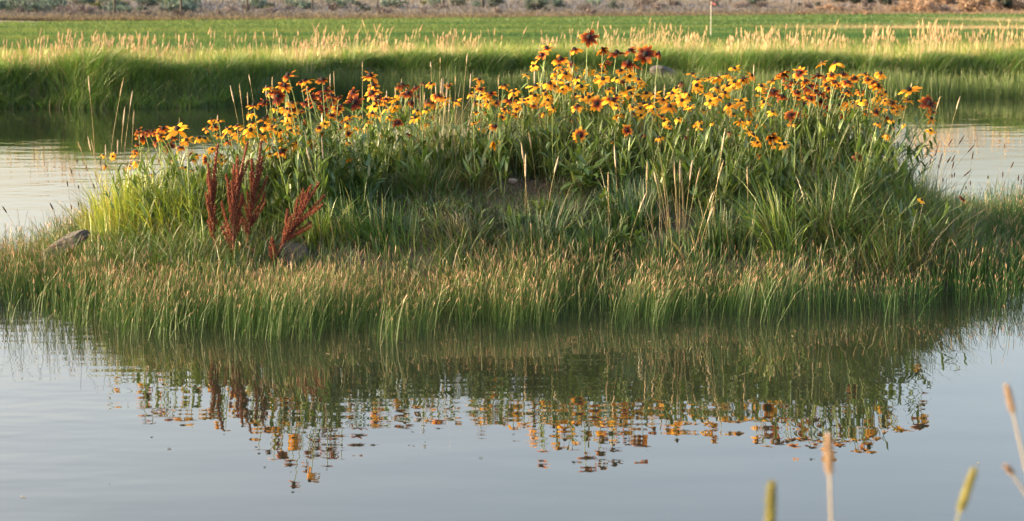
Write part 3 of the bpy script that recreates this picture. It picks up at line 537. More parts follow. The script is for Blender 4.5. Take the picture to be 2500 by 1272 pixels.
def petal_layout(style, npet, r, raw=False):
    out = []
    for i in range(npet):
        v = r.randrange(4); sl_ = r.uniform(.7, 1.1)
        if r.random() < .07: continue
        M = Matrix.Rotation(i * 2 * math.pi / npet + r.uniform(-.2, .2), 4, 'Z') @ Matrix.Rotation(r.uniform(-.3, .42), 4, 'Y') @ Matrix.Rotation(r.uniform(-.35, .35), 4, 'X') @ Matrix.Diagonal((sl_, r.uniform(.85, 1.15), sl_, 1))
        out.append((v, M) if raw else (*PET[style, v], M))
    return out
def dome():
    V, F = [], []
    ns, nr = 9, 5
    for j in range(nr + 1):
        t = j / nr * math.pi * .55
        for i in range(ns): a = i / ns * 2 * math.pi; V.append((.23 * math.sin(t) * math.cos(a), .23 * math.sin(t) * math.sin(a), .3 * math.cos(t) + .02))
    for j in range(nr):
        for i in range(ns): F.append((j * ns + i, (j + 1) * ns + i, (j + 1) * ns + (i + 1) % ns, j * ns + (i + 1) % ns))
    return mk_mesh('flower_head', np.array(V), np.array(F), None, None, [M_CONE], True)
CONE_ME = dome()
def leaf_geo(curl, wid):
    ts = np.array([0, .15, .4, .65, .87, 1]); hw = np.array([.02, .075, .115, .095, .045, .004]) * wid; V = []; x = z = 0.0; ang = .35
    for i, t in enumerate(ts):
        if i: dt = ts[i] - ts[i - 1]; x += dt * math.cos(ang); z += dt * math.sin(ang); ang -= curl * dt
        for s in (-1, 0, 1): V.append((x, s * hw[i], z - (.025 if s == 0 else 0) * math.sin(t * 3.14)))
    F = [(i * 3 + k, i * 3 + 3 + k, i * 3 + 4 + k, i * 3 + 1 + k) for i in range(5) for k in range(2)]
    return np.array(V), np.array(F)
LEAF = [leaf_geo(c, w) for c, w in ((.4, 1), (.9, 1.1), (1.5, .9), (.2, .8), (1.1, 1.25), (.6, .7))]
LCOL = [(.085, .155, .03), (.11, .19, .035), (.065, .13, .028), (.13, .215, .045), (.09, .16, .045), (.16, .22, .05)]
LEAF_ME = [mk_mesh('leaf', V, F, np.tile(LCOL[i], (len(V), 1)), None, [M_LEAF], True) for i, (V, F) in enumerate(LEAF)]
def frame(n_):
    n_ = Vector(n_).normalized(); return n_.to_track_quat('Z', 'Y').to_matrix().to_4x4()

flowers = []
for tok in FL.split():
    q = tok.split(','); flowers.append(dict(px=float(q[0]), py=float(q[1]), w=float(q[2]), t=q[3], f=float(q[4]), l=float(q[5]) if len(q) > 5 else 0.0))
for f in flowers:
    px, py = f['px'], f['py']
    f['Y'] = float(np.clip(np.interp(py, [90, 200, 260, 330, 400, 490], [11.9, 11.75, 11.45, 11.1, 10.95, 10.9]) + rng.uniform(-.25, .3), 10.75, 12.3))
    if px < 600: f['Y'] = float(np.clip(10.95 + rng.uniform(-.2, .3), 10.7, 11.3))
    if 600 <= px < 900: f['Y'] = float(10.8 + rng.uniform(-.15, .25) + np.interp(px, [780, 900], [0, .5]))
    if 1850 <= px < 2200: f['Y'] = float(11.4 + rng.uniform(-.25, .2))
    if px > 1600 and f['py'] > 290: f['Y'] = float(10.9 + rng.uniform(-.08, .08))
    if f['py'] > 480: f['Y'] = 10.62
CLUST = [(0, 300, 'the left tip'), (300, 600, 'the cluster behind the docks'), (600, 845, 'the reddish cluster right of the docks'), (845, 1012, 'the group left of dead stalks'),
         (1012, 1290, 'the thin middle stretch'), (1290, 1590, 'the tallest drift'), (1590, 1850, 'the all-yellow drift'), (1850, 2090, 'the rusty cluster'), (2090, 2500, 'the right end')]
LOOK = {'Y': 'golden-yellow', 'D': 'yellow mahogany-eyed', 'M': 'mahogany-and-orange', 'S': 'withered brown'}
def cl_of(px): return next(i for i, (a, b, _) in enumerate(CLUST) if a <= px < b)
bycell = {}
for f in flowers: f['cl'] = cl_of(f['px'])
for ci in range(len(CLUST)):
    for ty in 'YDMS':
        mem = [f for f in flowers if f['cl'] == ci and f['t'] == ty]
        if not mem: continue
        if len(mem) > 7:
            med = sorted(m['py'] for m in mem)[len(mem) // 2]; sets = [('upper', [m for m in mem if m['py'] < med]), ('lower', [m for m in mem if m['py'] >= med])]
        else: sets = [('', mem)]
        for row, ms in sets:
            ms.sort(key=lambda m: m['px']); what = f"{LOOK[ty]} coneflower"
            where = f"{row + ' half of ' if row else ''}{CLUST[ci][2]}"
            for i, m in enumerate(ms):
                m['label'] = (f"only {what} in {where}" if len(ms) == 1 else f"{ORD[i]} {what} from left, {where}")
SPECIAL = {(1437, 91): 'mahogany coneflower standing highest of all above the island', (1576, 132): 'large mahogany coneflower facing the viewer in front of the far rock', (1416, 330): 'round yellow coneflower facing the viewer, low and alone below the tallest drift',
           (2040, 156): 'yellow coneflower standing highest above the rusty cluster toward the right', (2220, 221): 'wide flat yellow coneflower on a long stalk reaching over the right-hand water', (2268, 252): 'mahogany coneflower farthest out over the right-hand water',
           (2094, 382): 'wilted brown coneflower hanging low on the right flank of the island', (2250, 489): 'lone yellow coneflower low in the right-hand grass', (2350, 486): 'lone rust-orange coneflower low among the right-hand rushes',
           (504, 391): 'dark-eyed coneflower facing the viewer beside the tip of the slimmest red dock', (903, 185): 'mahogany-eyed coneflower standing above the group left of the dead stalks', (1208, 349): 'drooping yellow coneflower alone above the bare soil',
           (1457, 253): 'large yellow coneflower with a broad dark eye facing the viewer at centre', (434, 317): 'largest yellow coneflower at the top of the left-end cluster', (760, 351): 'star-shaped yellow coneflower facing the viewer right of the red docks', (1303, 161): 'yellow coneflower tilted edge-on at the left side of the tallest drift'}
def leaves_on(geo, pts, n, r, lo=.05, hi=.85, size=(.07, .15), objs=None):
    for i in range(n):
        t = r.uniform(lo, hi); k = t * (len(pts) - 1); j = int(k); p = pts[j] + (pts[min(j + 1, len(pts) - 1)] - pts[j]) * (k - j)
        L = r.uniform(*size) * (1.15 - .6 * t); v = r.randrange(6)
        M = Matrix.Translation(p) @ Matrix.Rotation(r.uniform(0, 6.283), 4, 'Z') @ Matrix.Rotation(-r.uniform(.45, 1.15), 4, 'Y') @ Matrix.Rotation(r.uniform(-.5, .5), 4, 'X') @ Matrix.Diagonal((L, L * .82, L, 1))
        if objs is not None and i < 6: objs.append((v, M)); continue
        V, F = LEAF[v]; geo.add((np.c_[V, np.ones(len(V))] @ np.array(M).T)[:, :3], F, np.array(LCOL[v]) * r.uniform(.8, 1.2))
GREENSTEM = np.array([.16, .22, .06])
for fi, f in enumerate(flowers):
    r = random.Random(1000 + fi); px, py, Yd = f['px'], f['py'], f['Y']; hp = at(px, py, Yd)
    R = f['w'] / (FPX / Yd) / 2 * 1.1 * r.uniform(.86, 1.12); R = max(.016, R)
    rx = hp[0] * .95 + r.uniform(-.07, .07) - f['l'] * .06
    if px > 2190: rx = hp[0] - r.uniform(.16, .3)
    if px < 345: rx = hp[0] + r.uniform(.0, .12)
    ry = float(np.clip(Yd + r.uniform(-.1, .12), 10.45, 12.6)); rz = float(max(mound(rx, ry), 0)) - .01
    root = np.array([rx, ry, rz]); H = hp - root
    T = thing('coneflower', root, SPECIAL.get((int(px), int(py)), f['label']), 'flower', 'coneflowers of ' + CLUST[f['cl']][2])
    a = f['f'] * 1.3 + (r.uniform(.0, .3) if f['f'] >= 0 else 0); nrm = Vector((f['l'] + r.gauss(-.12, .2), -math.sin(a), math.cos(a))).normalized()
    pts = bez((0, 0, 0), (H[0] * .25, H[1] * .3, H[2] * .6), H, 10)
    if abs(f['f']) > .3 or abs(f['l']) > .3:   # the neck bends towards the head's axis
        nn = np.array(nrm); pts[-1] = H - nn * .012; pts[-2] = H - nn * .03 - np.array([0, 0, .012])
    wig = np.sin(np.linspace(0, 1, 10) * 3.14)[:, None] * np.array([r.uniform(-.02, .02), r.uniform(-.02, .02), 0]); pts = pts + wig
    hero = f['w'] >= HERO_MIN or (int(px), int(py)) in SPECIAL
    g = Geo(); tube(g, pts, np.linspace(.0032, .0021, 10), GREENSTEM * r.uniform(.8, 1.25), 5); link('stem', g.mesh('stem', [M_STEM], True), T)
    g = Geo(); objs = [] if hero else None
    leaves_on(g, pts, 11 if hero else 8, r, objs=objs)
    for s in range((4 if px > 1600 else 3) if px > 600 else 2):     # leafy side shoots of the same plant
        top = np.array([H[0] * .6 + r.uniform(-.16, .16), H[1] * .5 + r.uniform(-.12, .12), H[2] * r.uniform(.45, .86)])
        st_ = bez((r.uniform(-.04, .04), r.uniform(-.03, .03), 0), (top[0] * .35, top[1] * .4, top[2] * .6), top, 7)
        tube(g, st_, np.linspace(.003, .0015, 7), GREENSTEM * r.uniform(.7, 1.1), 4); leaves_on(g, st_, 8, r, .1, 1.0)
    lo = link('foliage', g.mesh('foliage', [M_LEAF], True), T)
    if objs:
        for v, M in objs:
            o = link('leaf', LEAF_ME[v], T); o.matrix_local = M
    typ = f['t']; style = r.choice(['up', 'flat', 'flat', 'droop']) if f['f'] > .45 else r.choice(['flat', 'flat', 'flat', 'droop', 'droop'])
    if f['f'] < 0: style = 'droop'
    if typ == 'S': style = 'hang'
    if f['w'] > 55: style = 'flat'
    hd = link('flower_head', CONE_ME, T); hd.matrix_local = Matrix.Translation(H) @ frame(nrm) @ Matrix.Rotation(r.uniform(0, 6.28), 4, 'Z') @ Matrix.Scale(R, 4)
    if hero and typ != 'S':
        for v, M in petal_layout(style, r.choice([11, 12, 13, 14]), r, True):
            o = link('petal', petal_mesh(style, v, typ), hd); o.matrix_local = M
    else:
        link('petals', petals_mesh(style, r.randrange(14), typ), hd)

# further small blooms crowded behind the ones picked out above
gs = {t: Geo() for t in 'YDM'}; gc = Geo(); gst = Geo(); rr_ = random.Random(77)
cv = np.array([v.co[:] for v in CONE_ME.vertices]); cf = np.array([p.vertices[:] for p in CONE_ME.polygons])
for f in flowers:
    if f['t'] == 'S' or f['py'] > 330 or rr_.random() > (.95 if f['px'] > 1500 else .7): continue
    px, py = f['px'] + rr_.uniform(-34, 34), f['py'] + rr_.uniform(-4, 40); Yd = min(f['Y'] + rr_.uniform(.05, .4), 12.5); hp = at(px, py, Yd); R = rr_.uniform(13, 21) / (FPX / Yd)
    if px < 330 or px > 2200: continue
    nrm = Vector((rr_.gauss(-.1, .3), -math.sin(rr_.uniform(-.2, .7)), .9)); M = Matrix.Translation(hp) @ frame(nrm) @ Matrix.Rotation(rr_.uniform(0, 6.28), 4, 'Z') @ Matrix.Scale(R, 4); A = np.array(M)
    st_ = rr_.choice(['flat', 'droop', 'droop', 'hang'])
    for V, F, U, Mp in petal_layout(st_, rr_.choice([9, 10, 11, 12]), rr_): gs[f['t']].add((np.c_[V, np.ones(len(V))] @ (A @ np.array(Mp)).T)[:, :3], F, None, U)
    gc.add((np.c_[cv, np.ones(len(cv))] @ A.T)[:, :3], cf)
    rx, ry = hp[0] * .96 + rr_.uniform(-.05, .05), Yd; tube(gst, bez((rx, ry, float(mound(rx, ry))), (rx, ry, hp[2] * .7), hp, 7), np.linspace(.003, .0018, 7), GREENSTEM * rr_.uniform(.7, 1.1), 4)
Tm = thing('small_coneflowers', (0, 11.7, .4), 'crowd of small coneflowers filling in behind the larger blooms', 'flowers'); tag(Tm, kind='stuff')
for t_ in 'YDM': link('petals', gs[t_].mesh('petals', [P_MATS[t_]], True, (0, 11.7, .4)), Tm)
link('cones', gc.mesh('cones', [M_CONE], True, (0, 11.7, .4)), Tm); link('stems', gst.mesh('stems', [M_STEM], True, (0, 11.7, .4)), Tm)

# ------------------------------------------------------------------ red dock plants
def dock(label, stem_px, Yb, spikes, seed, leaves=()):
    r = np.random.default_rng(seed); pts = poly([at(x, y, Yb) for x, y in stem_px], 14); base = pts[0].copy(); base[2] -= .02; pts[0] = base
    T = thing('red_dock', base, label, 'dock plant', 'red dock plants on the island'); g = Geo()
    tube(g, pts - base, np.linspace(.0062, .002, 14), (.25, .075, .04), 6); link('stem', g.mesh('stem', [M_STEM], True), T)
    def spike(p0, p1, bend, dens=1.0):
        mid = (p0 + p1) / 2 + bend; ax = bez(p0, mid, p1, 12); L = np.linalg.norm(p1 - p0); g = Geo(); tube(g, ax, np.linspace(.0018, .0009, 12), (.28, .07, .035), 4)
        n = int(L * 2100 * dens); t = r.uniform(.02, 1, n); k = t * 11; j = np.minimum(k.astype(int), 10); p = ax[j] + (ax[j + 1] - ax[j]) * (k - j)[:, None]
        # whorls: bunch seeds along the axis
        wh = np.sin(t * L / .016 * 3.14) ** 2; rad = (.003 + .0098 * wh) * (1.15 - .55 * t) * r.uniform(.3, 1.1, n); a = r.uniform(0, 6.283, n)
        A = p + np.stack([rad * np.cos(a), rad * np.sin(a), r.normal(0, .003, n)], 1); D = np.stack([np.cos(a) * .6, np.sin(a) * .6, -.8 + r.normal(0, .3, n)], 1) * r.uniform(.0035, .006, (n, 1))
        c = mixc(np.array([.075, .016, .010]), np.array([.20, .045, .024]), r.uniform(0, 1, n)) * r.uniform(.7, 1.3, (n, 1)); c[r.uniform(0, 1, n) < .22] = (.17, .075, .035)
        spindles(g, A, A + D, r.uniform(.0018, .0031, n), c, (0, .5, 1), (.4, 1, .2), 4, .2); return g
    # the main axis carries seed down most of its length
    k0 = 4; g = spike(pts[k0] - base, pts[-1] - base, (pts[9] - (pts[k0] + pts[-1]) / 2), 1.15); link('seed_spike', g.mesh('seed_spike', [M_SEED]), T)
    rj = random.Random(seed)
    spikes = list(spikes) + [(max(.06, t - rj.uniform(.0, .06)), dx + rj.uniform(-.05, .05), dy, tx + rj.uniform(-9, 9), ty + rj.uniform(4, 26)) for (t, dx, dy, tx, ty) in spikes[::2]]
    for (t, dx, dy, tx, ty) in spikes:
        i = t * 13; j = int(i); p0 = pts[j] + (pts[min(j + 1, 13)] - pts[j]) * (i - j); p1 = at(tx, ty, Yb + dx); g = spike(p0 - base, p1 - base, np.array([dy, 0, -.005]))
        link('seed_spike', g.mesh('seed_spike', [M_SEED]), T)
    for (a, b, c, w) in leaves:
        p = bez(at(*a, Yb - .02), at(*b, Yb - .06), at(*c, Yb - .04), 8) - base; g = Geo(); d = np.array([.3, -.2, 1.0]) * w; hw = np.sin(np.linspace(.15, 3.0, 8))[:, None]
        V = np.stack([p - d * hw, p + d * hw], 1).reshape(-1, 3); i = np.arange(7) * 2; g.add(V, np.stack([i, i + 1, i + 3, i + 2], 1), (.42, .17, .10)); link('dry_leaf', g.mesh('dry_leaf', [M_LEAF], True), T)
    return T
dock('slimmest red dock stalk with its tip against a dark-eyed flower', [(532, 636), (522, 590), (516, 509), (519, 425), (532, 351)], 10.42,
     [(.2, .0, .0, 508, 535), (.3, .03, 0, 526, 500), (.36, -.02, 0, 503, 470), (.45, .02, 0, 528, 440), (.5, 0, 0, 506, 430), (.55, .03, 0, 527, 408), (.62, 0, 0, 508, 398), (.25, .02, 0, 530, 535)], 1,
     [((530, 632), (545, 600), (536, 585), .004), ((520, 625), (505, 622), (492, 632), .006)])
dock('tallest red dock, its dense stalk rising from the rush edge', [(570, 640), (569, 560), (573, 500), (584, 430), (604, 345)], 10.35,
     [(.15, .02, 0, 548, 545), (.2, -.02, -.01, 541, 490), (.22, .03, 0, 590, 520), (.28, 0, 0, 557, 470), (.32, .03, .01, 592, 470), (.38, -.02, 0, 566, 440), (.42, .02, 0, 552, 425), (.48, .0, 0, 592, 420), (.5, .03, 0, 571, 400), (.58, 0, 0, 607, 390), (.62, .02, 0, 580, 380), (.18, .05, 0, 583, 555)], 2,
     [((580, 625), (590, 600), (583, 590), .006)])
dock('red dock stalk standing right of the tallest, bare-footed and twin-topped', [(598, 628), (606, 570), (616, 500), (628, 420), (638, 342)], 10.45,
     [(.22, .0, 0, 596, 530), (.28, .03, 0, 633, 500), (.34, -.02, 0, 604, 465), (.42, .02, .01, 654, 428), (.46, 0, 0, 612, 420), (.5, .03, 0, 640, 405), (.56, 0, 0, 614, 385), (.62, .02, 0, 642, 380), (.3, .02, .01, 648, 470)], 3,
     [((600, 600), (612, 606), (626, 618), .007)])
dock('red dock leaning far over to the right in front of the shaded rock', [(662, 643), (695, 590), (724, 540), (750, 490), (779, 445)], 10.28,
     [(.12, 0, 0, 664, 580), (.2, .02, 0, 697, 560), (.26, -.02, 0, 702, 510), (.3, .02, 0, 712, 525), (.36, 0, .01, 760, 540), (.42, .02, 0, 727, 480), (.5, .0, .01, 793, 474), (.46, -.02, 0, 775, 505), (.54, .02, 0, 741, 460), (.62, 0, 0, 760, 450), (.4, .04, 0, 744, 500), (.3, .03, .01, 738, 560), (.07, 0, 0, 657, 598)], 4)

# ------------------------------------------------------------------ single seed stalks (timothy and plantain)
def stalk(name, top, base, headlen, r, hc, sc_, label, cat, group, nodding=0.0, world_pts=None, bumps=12):
    A, B = base, top; mid = (A + B) / 2 + np.array([(B - A)[0] * -.25, 0, .0]); pts = bez(A, mid, B, 12) - A; T = thing(name, A, label, cat, group); g = Geo()
    tube(g, pts, np.linspace(.0016, .001, 12) * r[1], sc_, 4); link('stem', g.mesh('stem', [M_STRAW], True), T)
    d = pts[-1] - pts[-2]; d /= np.linalg.norm(d); d = d + np.array([nodding, 0, 0]); g = Geo(); K = bumps; p0 = pts[-1] - d * headlen * .35; ts = np.linspace(0, 1, K)
    prof = np.interp(ts, [0, .1, .45, .8, 1], [.35, .85, 1, .75, .15]) * (1 + .16 * rng.uniform(-1, 1, K)); rr = r[0] * prof
    tube(g, p0 + d * (ts[:, None] * headlen), rr, np.asarray(hc) * (1 + .15 * rng.uniform(-1, 1, (K, 1))), 7)
    # bristly spikelets
    n = int(60 * max(1, headlen / .05)); tt = rng.uniform(0, 1, n); a = rng.uniform(0, 6.283, n); ref = np.array([1, 0, 0.]); u = np.cross(d, [0, 1, 0]); u /= np.linalg.norm(u); v = np.cross(d, u)
    o = (u[None] * np.cos(a)[:, None] + v[None] * np.sin(a)[:, None]); rad = np.interp(tt, ts, rr)[:, None]; s0 = p0 + d * (tt * headlen)[:, None] + o * rad * .7
    spindles(g, s0, s0 + o * rad * .55 + d[None] * r[0] * 1.3, np.full(n, r[0] * .2), np.tile(np.asarray(hc) * 1.08, (n, 1)), (0, .5, 1), (.8, 1, .1), 3)
    link('seed_head', g.mesh('seed_head', [M_SEED], True), T); return T
STR, PAL, DKH = (.38, .30, .17), (.52, .43, .31), (.065, .042, .035)
# (top px, py, base px, py-on-mound or depth, head px length, phrase)
TIM = [(218, 182, 238, 470, 30), (296, 186, 262, 470, 34), (320, 218, 297, 480, 28), (302, 258, 290, 480, 32), (326, 266, 318, 480, 26), (196, 342, 236, 500, 20), (219, 330, 243, 500, 26), (229, 336, 250, 500, 34), (258, 350, 262, 500, 22), (287, 338, 285, 500, 26),
       (438, 286, 440, 470, 18), (531, 280, 530, 470, 14), (788, 330, 800, 560, 40), (753, 356, 792, 570, 24), (765, 345, 775, 540, 30), (610, 180, 640, 430, 16), (568, 205, 600, 430, 30), (588, 200, 605, 430, 36), (605, 222, 612, 430, 24), (650, 205, 655, 430, 22), (665, 185, 668, 430, 26),
       (704, 232, 705, 420, 22), (816, 172, 822, 400, 24), (806, 178, 806, 400, 20), (978, 190, 970, 410, 40), (966, 208, 975, 410, 26), (990, 210, 984, 410, 30), (944, 218, 945, 410, 24), (925, 215, 935, 410, 26), (1011, 225, 1015, 420, 20), (1064, 200, 1064, 420, 20), (1077, 190, 1072, 420, 28),
       (1082, 188, 1084, 420, 22), (1090, 196, 1086, 420, 36), (1097, 216, 1090, 420, 40), (1112, 184, 1110, 420, 16), (1036, 222, 1030, 420, 22), (1148, 178, 1140, 420, 26), (1217, 182, 1216, 420, 20), (1305, 168, 1302, 420, 26), (1316, 250, 1330, 430, 34), (1302, 262, 1312, 430, 26), (1276, 345, 1290, 540, 30),
       (1283, 372, 1282, 560, 40), (1357, 378, 1330, 560, 30), (1295, 318, 1310, 470, 28), (1485, 415, 1485, 600, 36), (1565, 462, 1528, 625, 40), (1502, 350, 1510, 560, 40), (1580, 390, 1578, 560, 34), (1601, 415, 1622, 560, 24), (1648, 390, 1652, 610, 44), (1660, 388, 1658, 610, 40), (1686, 388, 1668, 610, 36), (1703, 402, 1672, 610, 34),
       (1757, 385, 1716, 620, 40), (1732, 500, 1700, 640, 30), (1735, 465, 1690, 640, 20), (1600, 205, 1590, 420, 24), (1622, 202, 1612, 420, 22), (1840, 155, 1835, 420, 20), (2222, 200, 2180, 430, 20), (2290, 232, 2240, 470, 22), (2338, 232, 2290, 470, 24), (1825, 405, 1826, 580, 30), (1765, 310, 1740, 560, 40), (1275, 232, 1276, 420, 20),
       (1075, 140, 1070, 420, 8), (1052, 150, 1060, 420, 10), (1140, 130, 1120, 420, 14), (1082, 200, 1100, 420, 30), (885, 150, 885, 420, 10)]
def near_name(px):
    return next(nm for a, nm in ((345, 'over the water left of the left-end cluster'), (600, 'among the left-end flowers'), (840, 'by the reddish flower cluster right of the docks'), (1012, 'in the group left of the dead stalks'),
                (1260, 'in the middle stretch among dead stalks'), (1460, 'by the straw sheaf in the middle'), (1640, 'around the dark fountain tussock'), (1800, 'near the slim straw bundle'), (9999, 'on the right half of the island')) if px < a)
cnt = {}
for T_ in sorted(TIM): cnt.setdefault(near_name(T_[0]), []).append(T_)
for nm, L_ in cnt.items():
    for i, (px, py, bx, by, hl) in enumerate(L_):
        A = on_mound(bx, by); A[2] -= .02; tp = at(px, py + hl, A[1] - .02); tp2 = at(px, py, A[1] - .02)
        hlen = hl / (FPX / A[1]); col = PAL if i % 3 else STR
        stalk('timothy_stalk', tp, A, hlen * 1.35, (.0042 if hl > 20 else .0034, 1.0), np.array(col) * rng.uniform(.85, 1.1), np.array([.36, .30, .14]) * rng.uniform(.8, 1.1), f"{ORD[i]} pale seed stalk from the left {nm}" if len(L_) > 1 else f"single pale seed stalk {nm}", 'grass stalk', 'pale seed stalks on the island')
PLA = [(2345, 336, 2285, 470, 22), (2318, 343, 2262, 470, 18), (2368, 357, 2290, 480, 22), (2285, 362, 2262, 470, 26), (2296, 381, 2280, 480, 26), (2315, 386, 2275, 480, 16), (2326, 383, 2290, 480, 16), (2326, 399, 2310, 480, 16), (2359, 416, 2300, 490, 22), (2292, 405, 2285, 480, 8), (2263, 367, 2250, 470, 18), (2250, 359, 2246, 470, 24),
       (2271, 385, 2258, 470, 22), (2330, 425, 2326, 490, 9), (2324, 428, 2322, 490, 8), (2448, 423, 2446, 500, 13), (2452, 354, 2425, 500, 10), (2470, 399, 2435, 500, 14), (2486, 432, 2482, 500, 12), (2493, 442, 2490, 500, 12), (2369, 445, 2368, 500, 9), (2358, 457, 2357, 500, 7), (2302, 438, 2300, 490, 9), (2374, 376, 2360, 490, 16), (2412, 432, 2408, 500, 6)]
PLB = [(165, 446, 178, 560, 12), (175, 417, 200, 560, 12), (188, 390, 215, 560, 10), (213, 407, 250, 540, 14), (235, 423, 262, 540, 14), (230, 452, 255, 560, 12), (192, 455, 205, 570, 7), (127, 500, 160, 600, 16), (13, 508, 60, 610, 16), (192, 497, 200, 590, 10), (174, 504, 180, 590, 8), (305, 352, 308, 520, 20), (282, 370, 290, 520, 18), (257, 398, 262, 520, 16), (246, 393, 254, 520, 14)]
for side, lst in (('over the right-hand water', sorted(PLA)), ('over the water at the left tip', sorted(PLB))):
    for i, (px, py, bx, by, hl) in enumerate(lst):
        A = on_mound(bx, by); A[2] -= .02; tp = at(px, py + hl * .4, A[1])
        stalk('plantain_stalk', tp, A, hl / (FPX / A[1]) * 1.1, (.0046, .75), np.array(DKH) * rng.uniform(.8, 1.5), (.16, .13, .08), f"{ORD[i]} thin dark-headed stalk from left {side}", 'grass stalk', 'dark-headed stalks ' + side)

# ------------------------------------------------------------------ broad-leaved weeds
def weed(px, py, n, L, h, label, cols):
    b = on_mound(px, py); T = thing('broadleaf_weed', b, label, 'weed', 'broad-leaved weeds on the island slope'); r = random.Random(int(px)); g = Geo()
    for s in range(n):
        top = np.array([r.uniform(-.1, .1), r.uniform(-.08, .06), h * r.uniform(.5, 1)]); st_ = bez((0, 0, -.01), (top[0] * .3, top[1] * .3, top[2] * .6), top, 6)
        g2 = Geo(); tube(g2, st_, np.linspace(.003, .0015, 6), (.1, .15, .05), 4); link('stem', g2.mesh('stem', [M_STEM], True), T)
        for k in range(7):
            t = r.uniform(.2, 1); p = st_[int(t * 5)]; v = r.randrange(6)
            o = link('leaf', LEAF_ME[v], T); o.matrix_local = Matrix.Translation(p) @ Matrix.Rotation(r.uniform(0, 6.28), 4, 'Z') @ Matrix.Rotation(-r.uniform(-.1, .7), 4, 'Y') @ Matrix.Diagonal((L * r.uniform(.7, 1.2),) * 3 + (1,))
for a in [(1420, 470, 6, .15, .16, 'large-leaved green weed right of the bare soil', 0), (1480, 540, 6, .10, .16, 'leafy green weed left of the dark fountain tussock', 0), (1570, 615, 6, .08, .11, 'bright leafy weed in front of the dark fountain tussock', 0), (1640, 600, 4, .07, .1, 'small leafy weed right below the dark fountain tussock', 0),
          (1175, 545, 3, .08, .07, 'small oval-leaved weed on the middle slope', 0), (1710, 540, 5, .09, .15, 'leafy weed right of the slim straw bundle', 0), (2030, 510, 5, .08, .14, 'feathery leafy weed below the right-hand flowers', 0), (900, 470, 5, .12, .16, 'broad-leaved weed beside the small grey stone', 0), (1030, 520, 5, .06, .06, 'low bright green weed on the slope below the olive tussock', 0)]: weed(*a)
WX = [(870, 540), (960, 560), (1060, 575), (1110, 530), (1190, 590), (1260, 560), (1330, 540), (1370, 590), (1440, 600), (1520, 600), (1610, 560), (1700, 590), (1790, 560), (1840, 540), (1930, 560), (1960, 520), (2080, 560), (2120, 520)]
for i, (wx_, wy_) in enumerate(WX): weed(wx_, wy_, random.choice([3, 4, 5]), random.uniform(.06, .1), random.uniform(.07, .14), f"{ORD[i]} small leafy weed from left in the lower green slope", 0)

# ------------------------------------------------------------------ stones
def stone(name, c, size, label, seed, rot=(0, 0, 0), flat=1.0, cat='rock', mat=None):
    r = np.random.default_rng(seed); nu, nv = 56, 36; V = []
    for j in range(nv + 1):
        t = j / nv * math.pi
        for i in range(nu): a = i / nu * 2 * math.pi; V.append((math.sin(t) * math.cos(a), math.sin(t) * math.sin(a), math.cos(t)))
    V = np.array(V)
    for k in range(16):   # chip planar facets off the ball
        d = r.normal(0, 1, 3); d /= np.linalg.norm(d); s = r.uniform(.55, .82); ex = np.maximum(V @ d - s, 0); V = V - ex[:, None] * d * .97
    V = V * (1 + .05 * (wob(V[:, 0] * 3, V[:, 1] * 3 + V[:, 2] * 4, 2.5, seed))[:, None]); V = V * (1 + .022 * wob(V[:, 0] * 9 + V[:, 2] * 7, V[:, 1] * 9 - V[:, 2] * 5, 1.6, seed + 1) + .012 * wob(V[:, 0] * 24 + V[:, 2] * 15, V[:, 1] * 24 - V[:, 2] * 19, 1.4, seed + 2))[:, None]; V = V * np.asarray(size)
    F = [(j * nu + i, (j + 1) * nu + i, (j + 1) * nu + (i + 1) % nu, j * nu + (i + 1) % nu) for j in range(nv) for i in range(nu)]
    o = link(name, mk_mesh(name, V, np.array(F), None, None, [mat or M_ROCK], True)); o.location = c; o.rotation_euler = rot; return tag(o, label, cat)
stone('rock', at(160, 596, 10.75), (.155, .12, .052), 'tilted flat grey rock at the left tip of the island', 3, (0, math.radians(-33), .2))
stone('rock', at(722, 628, 10.42), (.115, .10, .10), 'shaded grey rock half hidden behind the leaning red dock', 4, (.1, .2, .4))
stone('rock', on_mound(520, 634) + [0, 0, .005], (.05, .05, .03), 'small dark reddish stone at the foot of the slimmest red dock', 9, (0, .1, .3))
stone('stone', on_mound(1250, 447) + [0, 0, .010], (.034, .03, .02), 'small pale rounded stone lying on the bare soil', 5, (0, 0, .3), mat=plain('pale stone', (.36, .31, .27), .9, 14, .25))
stone('stone', on_mound(1385, 438) + [0, 0, .008], (.05, .04, .025), 'flat grey stone beside the large-leaved weed', 6, (0, .1, .6))
stone('stone', on_mound(905, 402) + [0, 0, .02], (.045, .04, .032), 'small round grey stone half hidden high on the left of the mound', 7, (0, 0, .1))
stone('stone', on_mound(985, 490) + [0, 0, .006], (.05, .035, .028), 'dull grey stone sunk in the grass above the drooping tussock', 8, (0, .2, .5))
p = at(1622, 172, 32.6); stone('boulder', p - [0, 0, .05], (.27, .2, .14), 'dark grey boulder on the far bank behind the flowers', 12, (0, .1, .3), mat=plain('dark boulder stone', (.055, .052, .052), .9, 6, .4))
# leaves of litter: nothing more on the mound

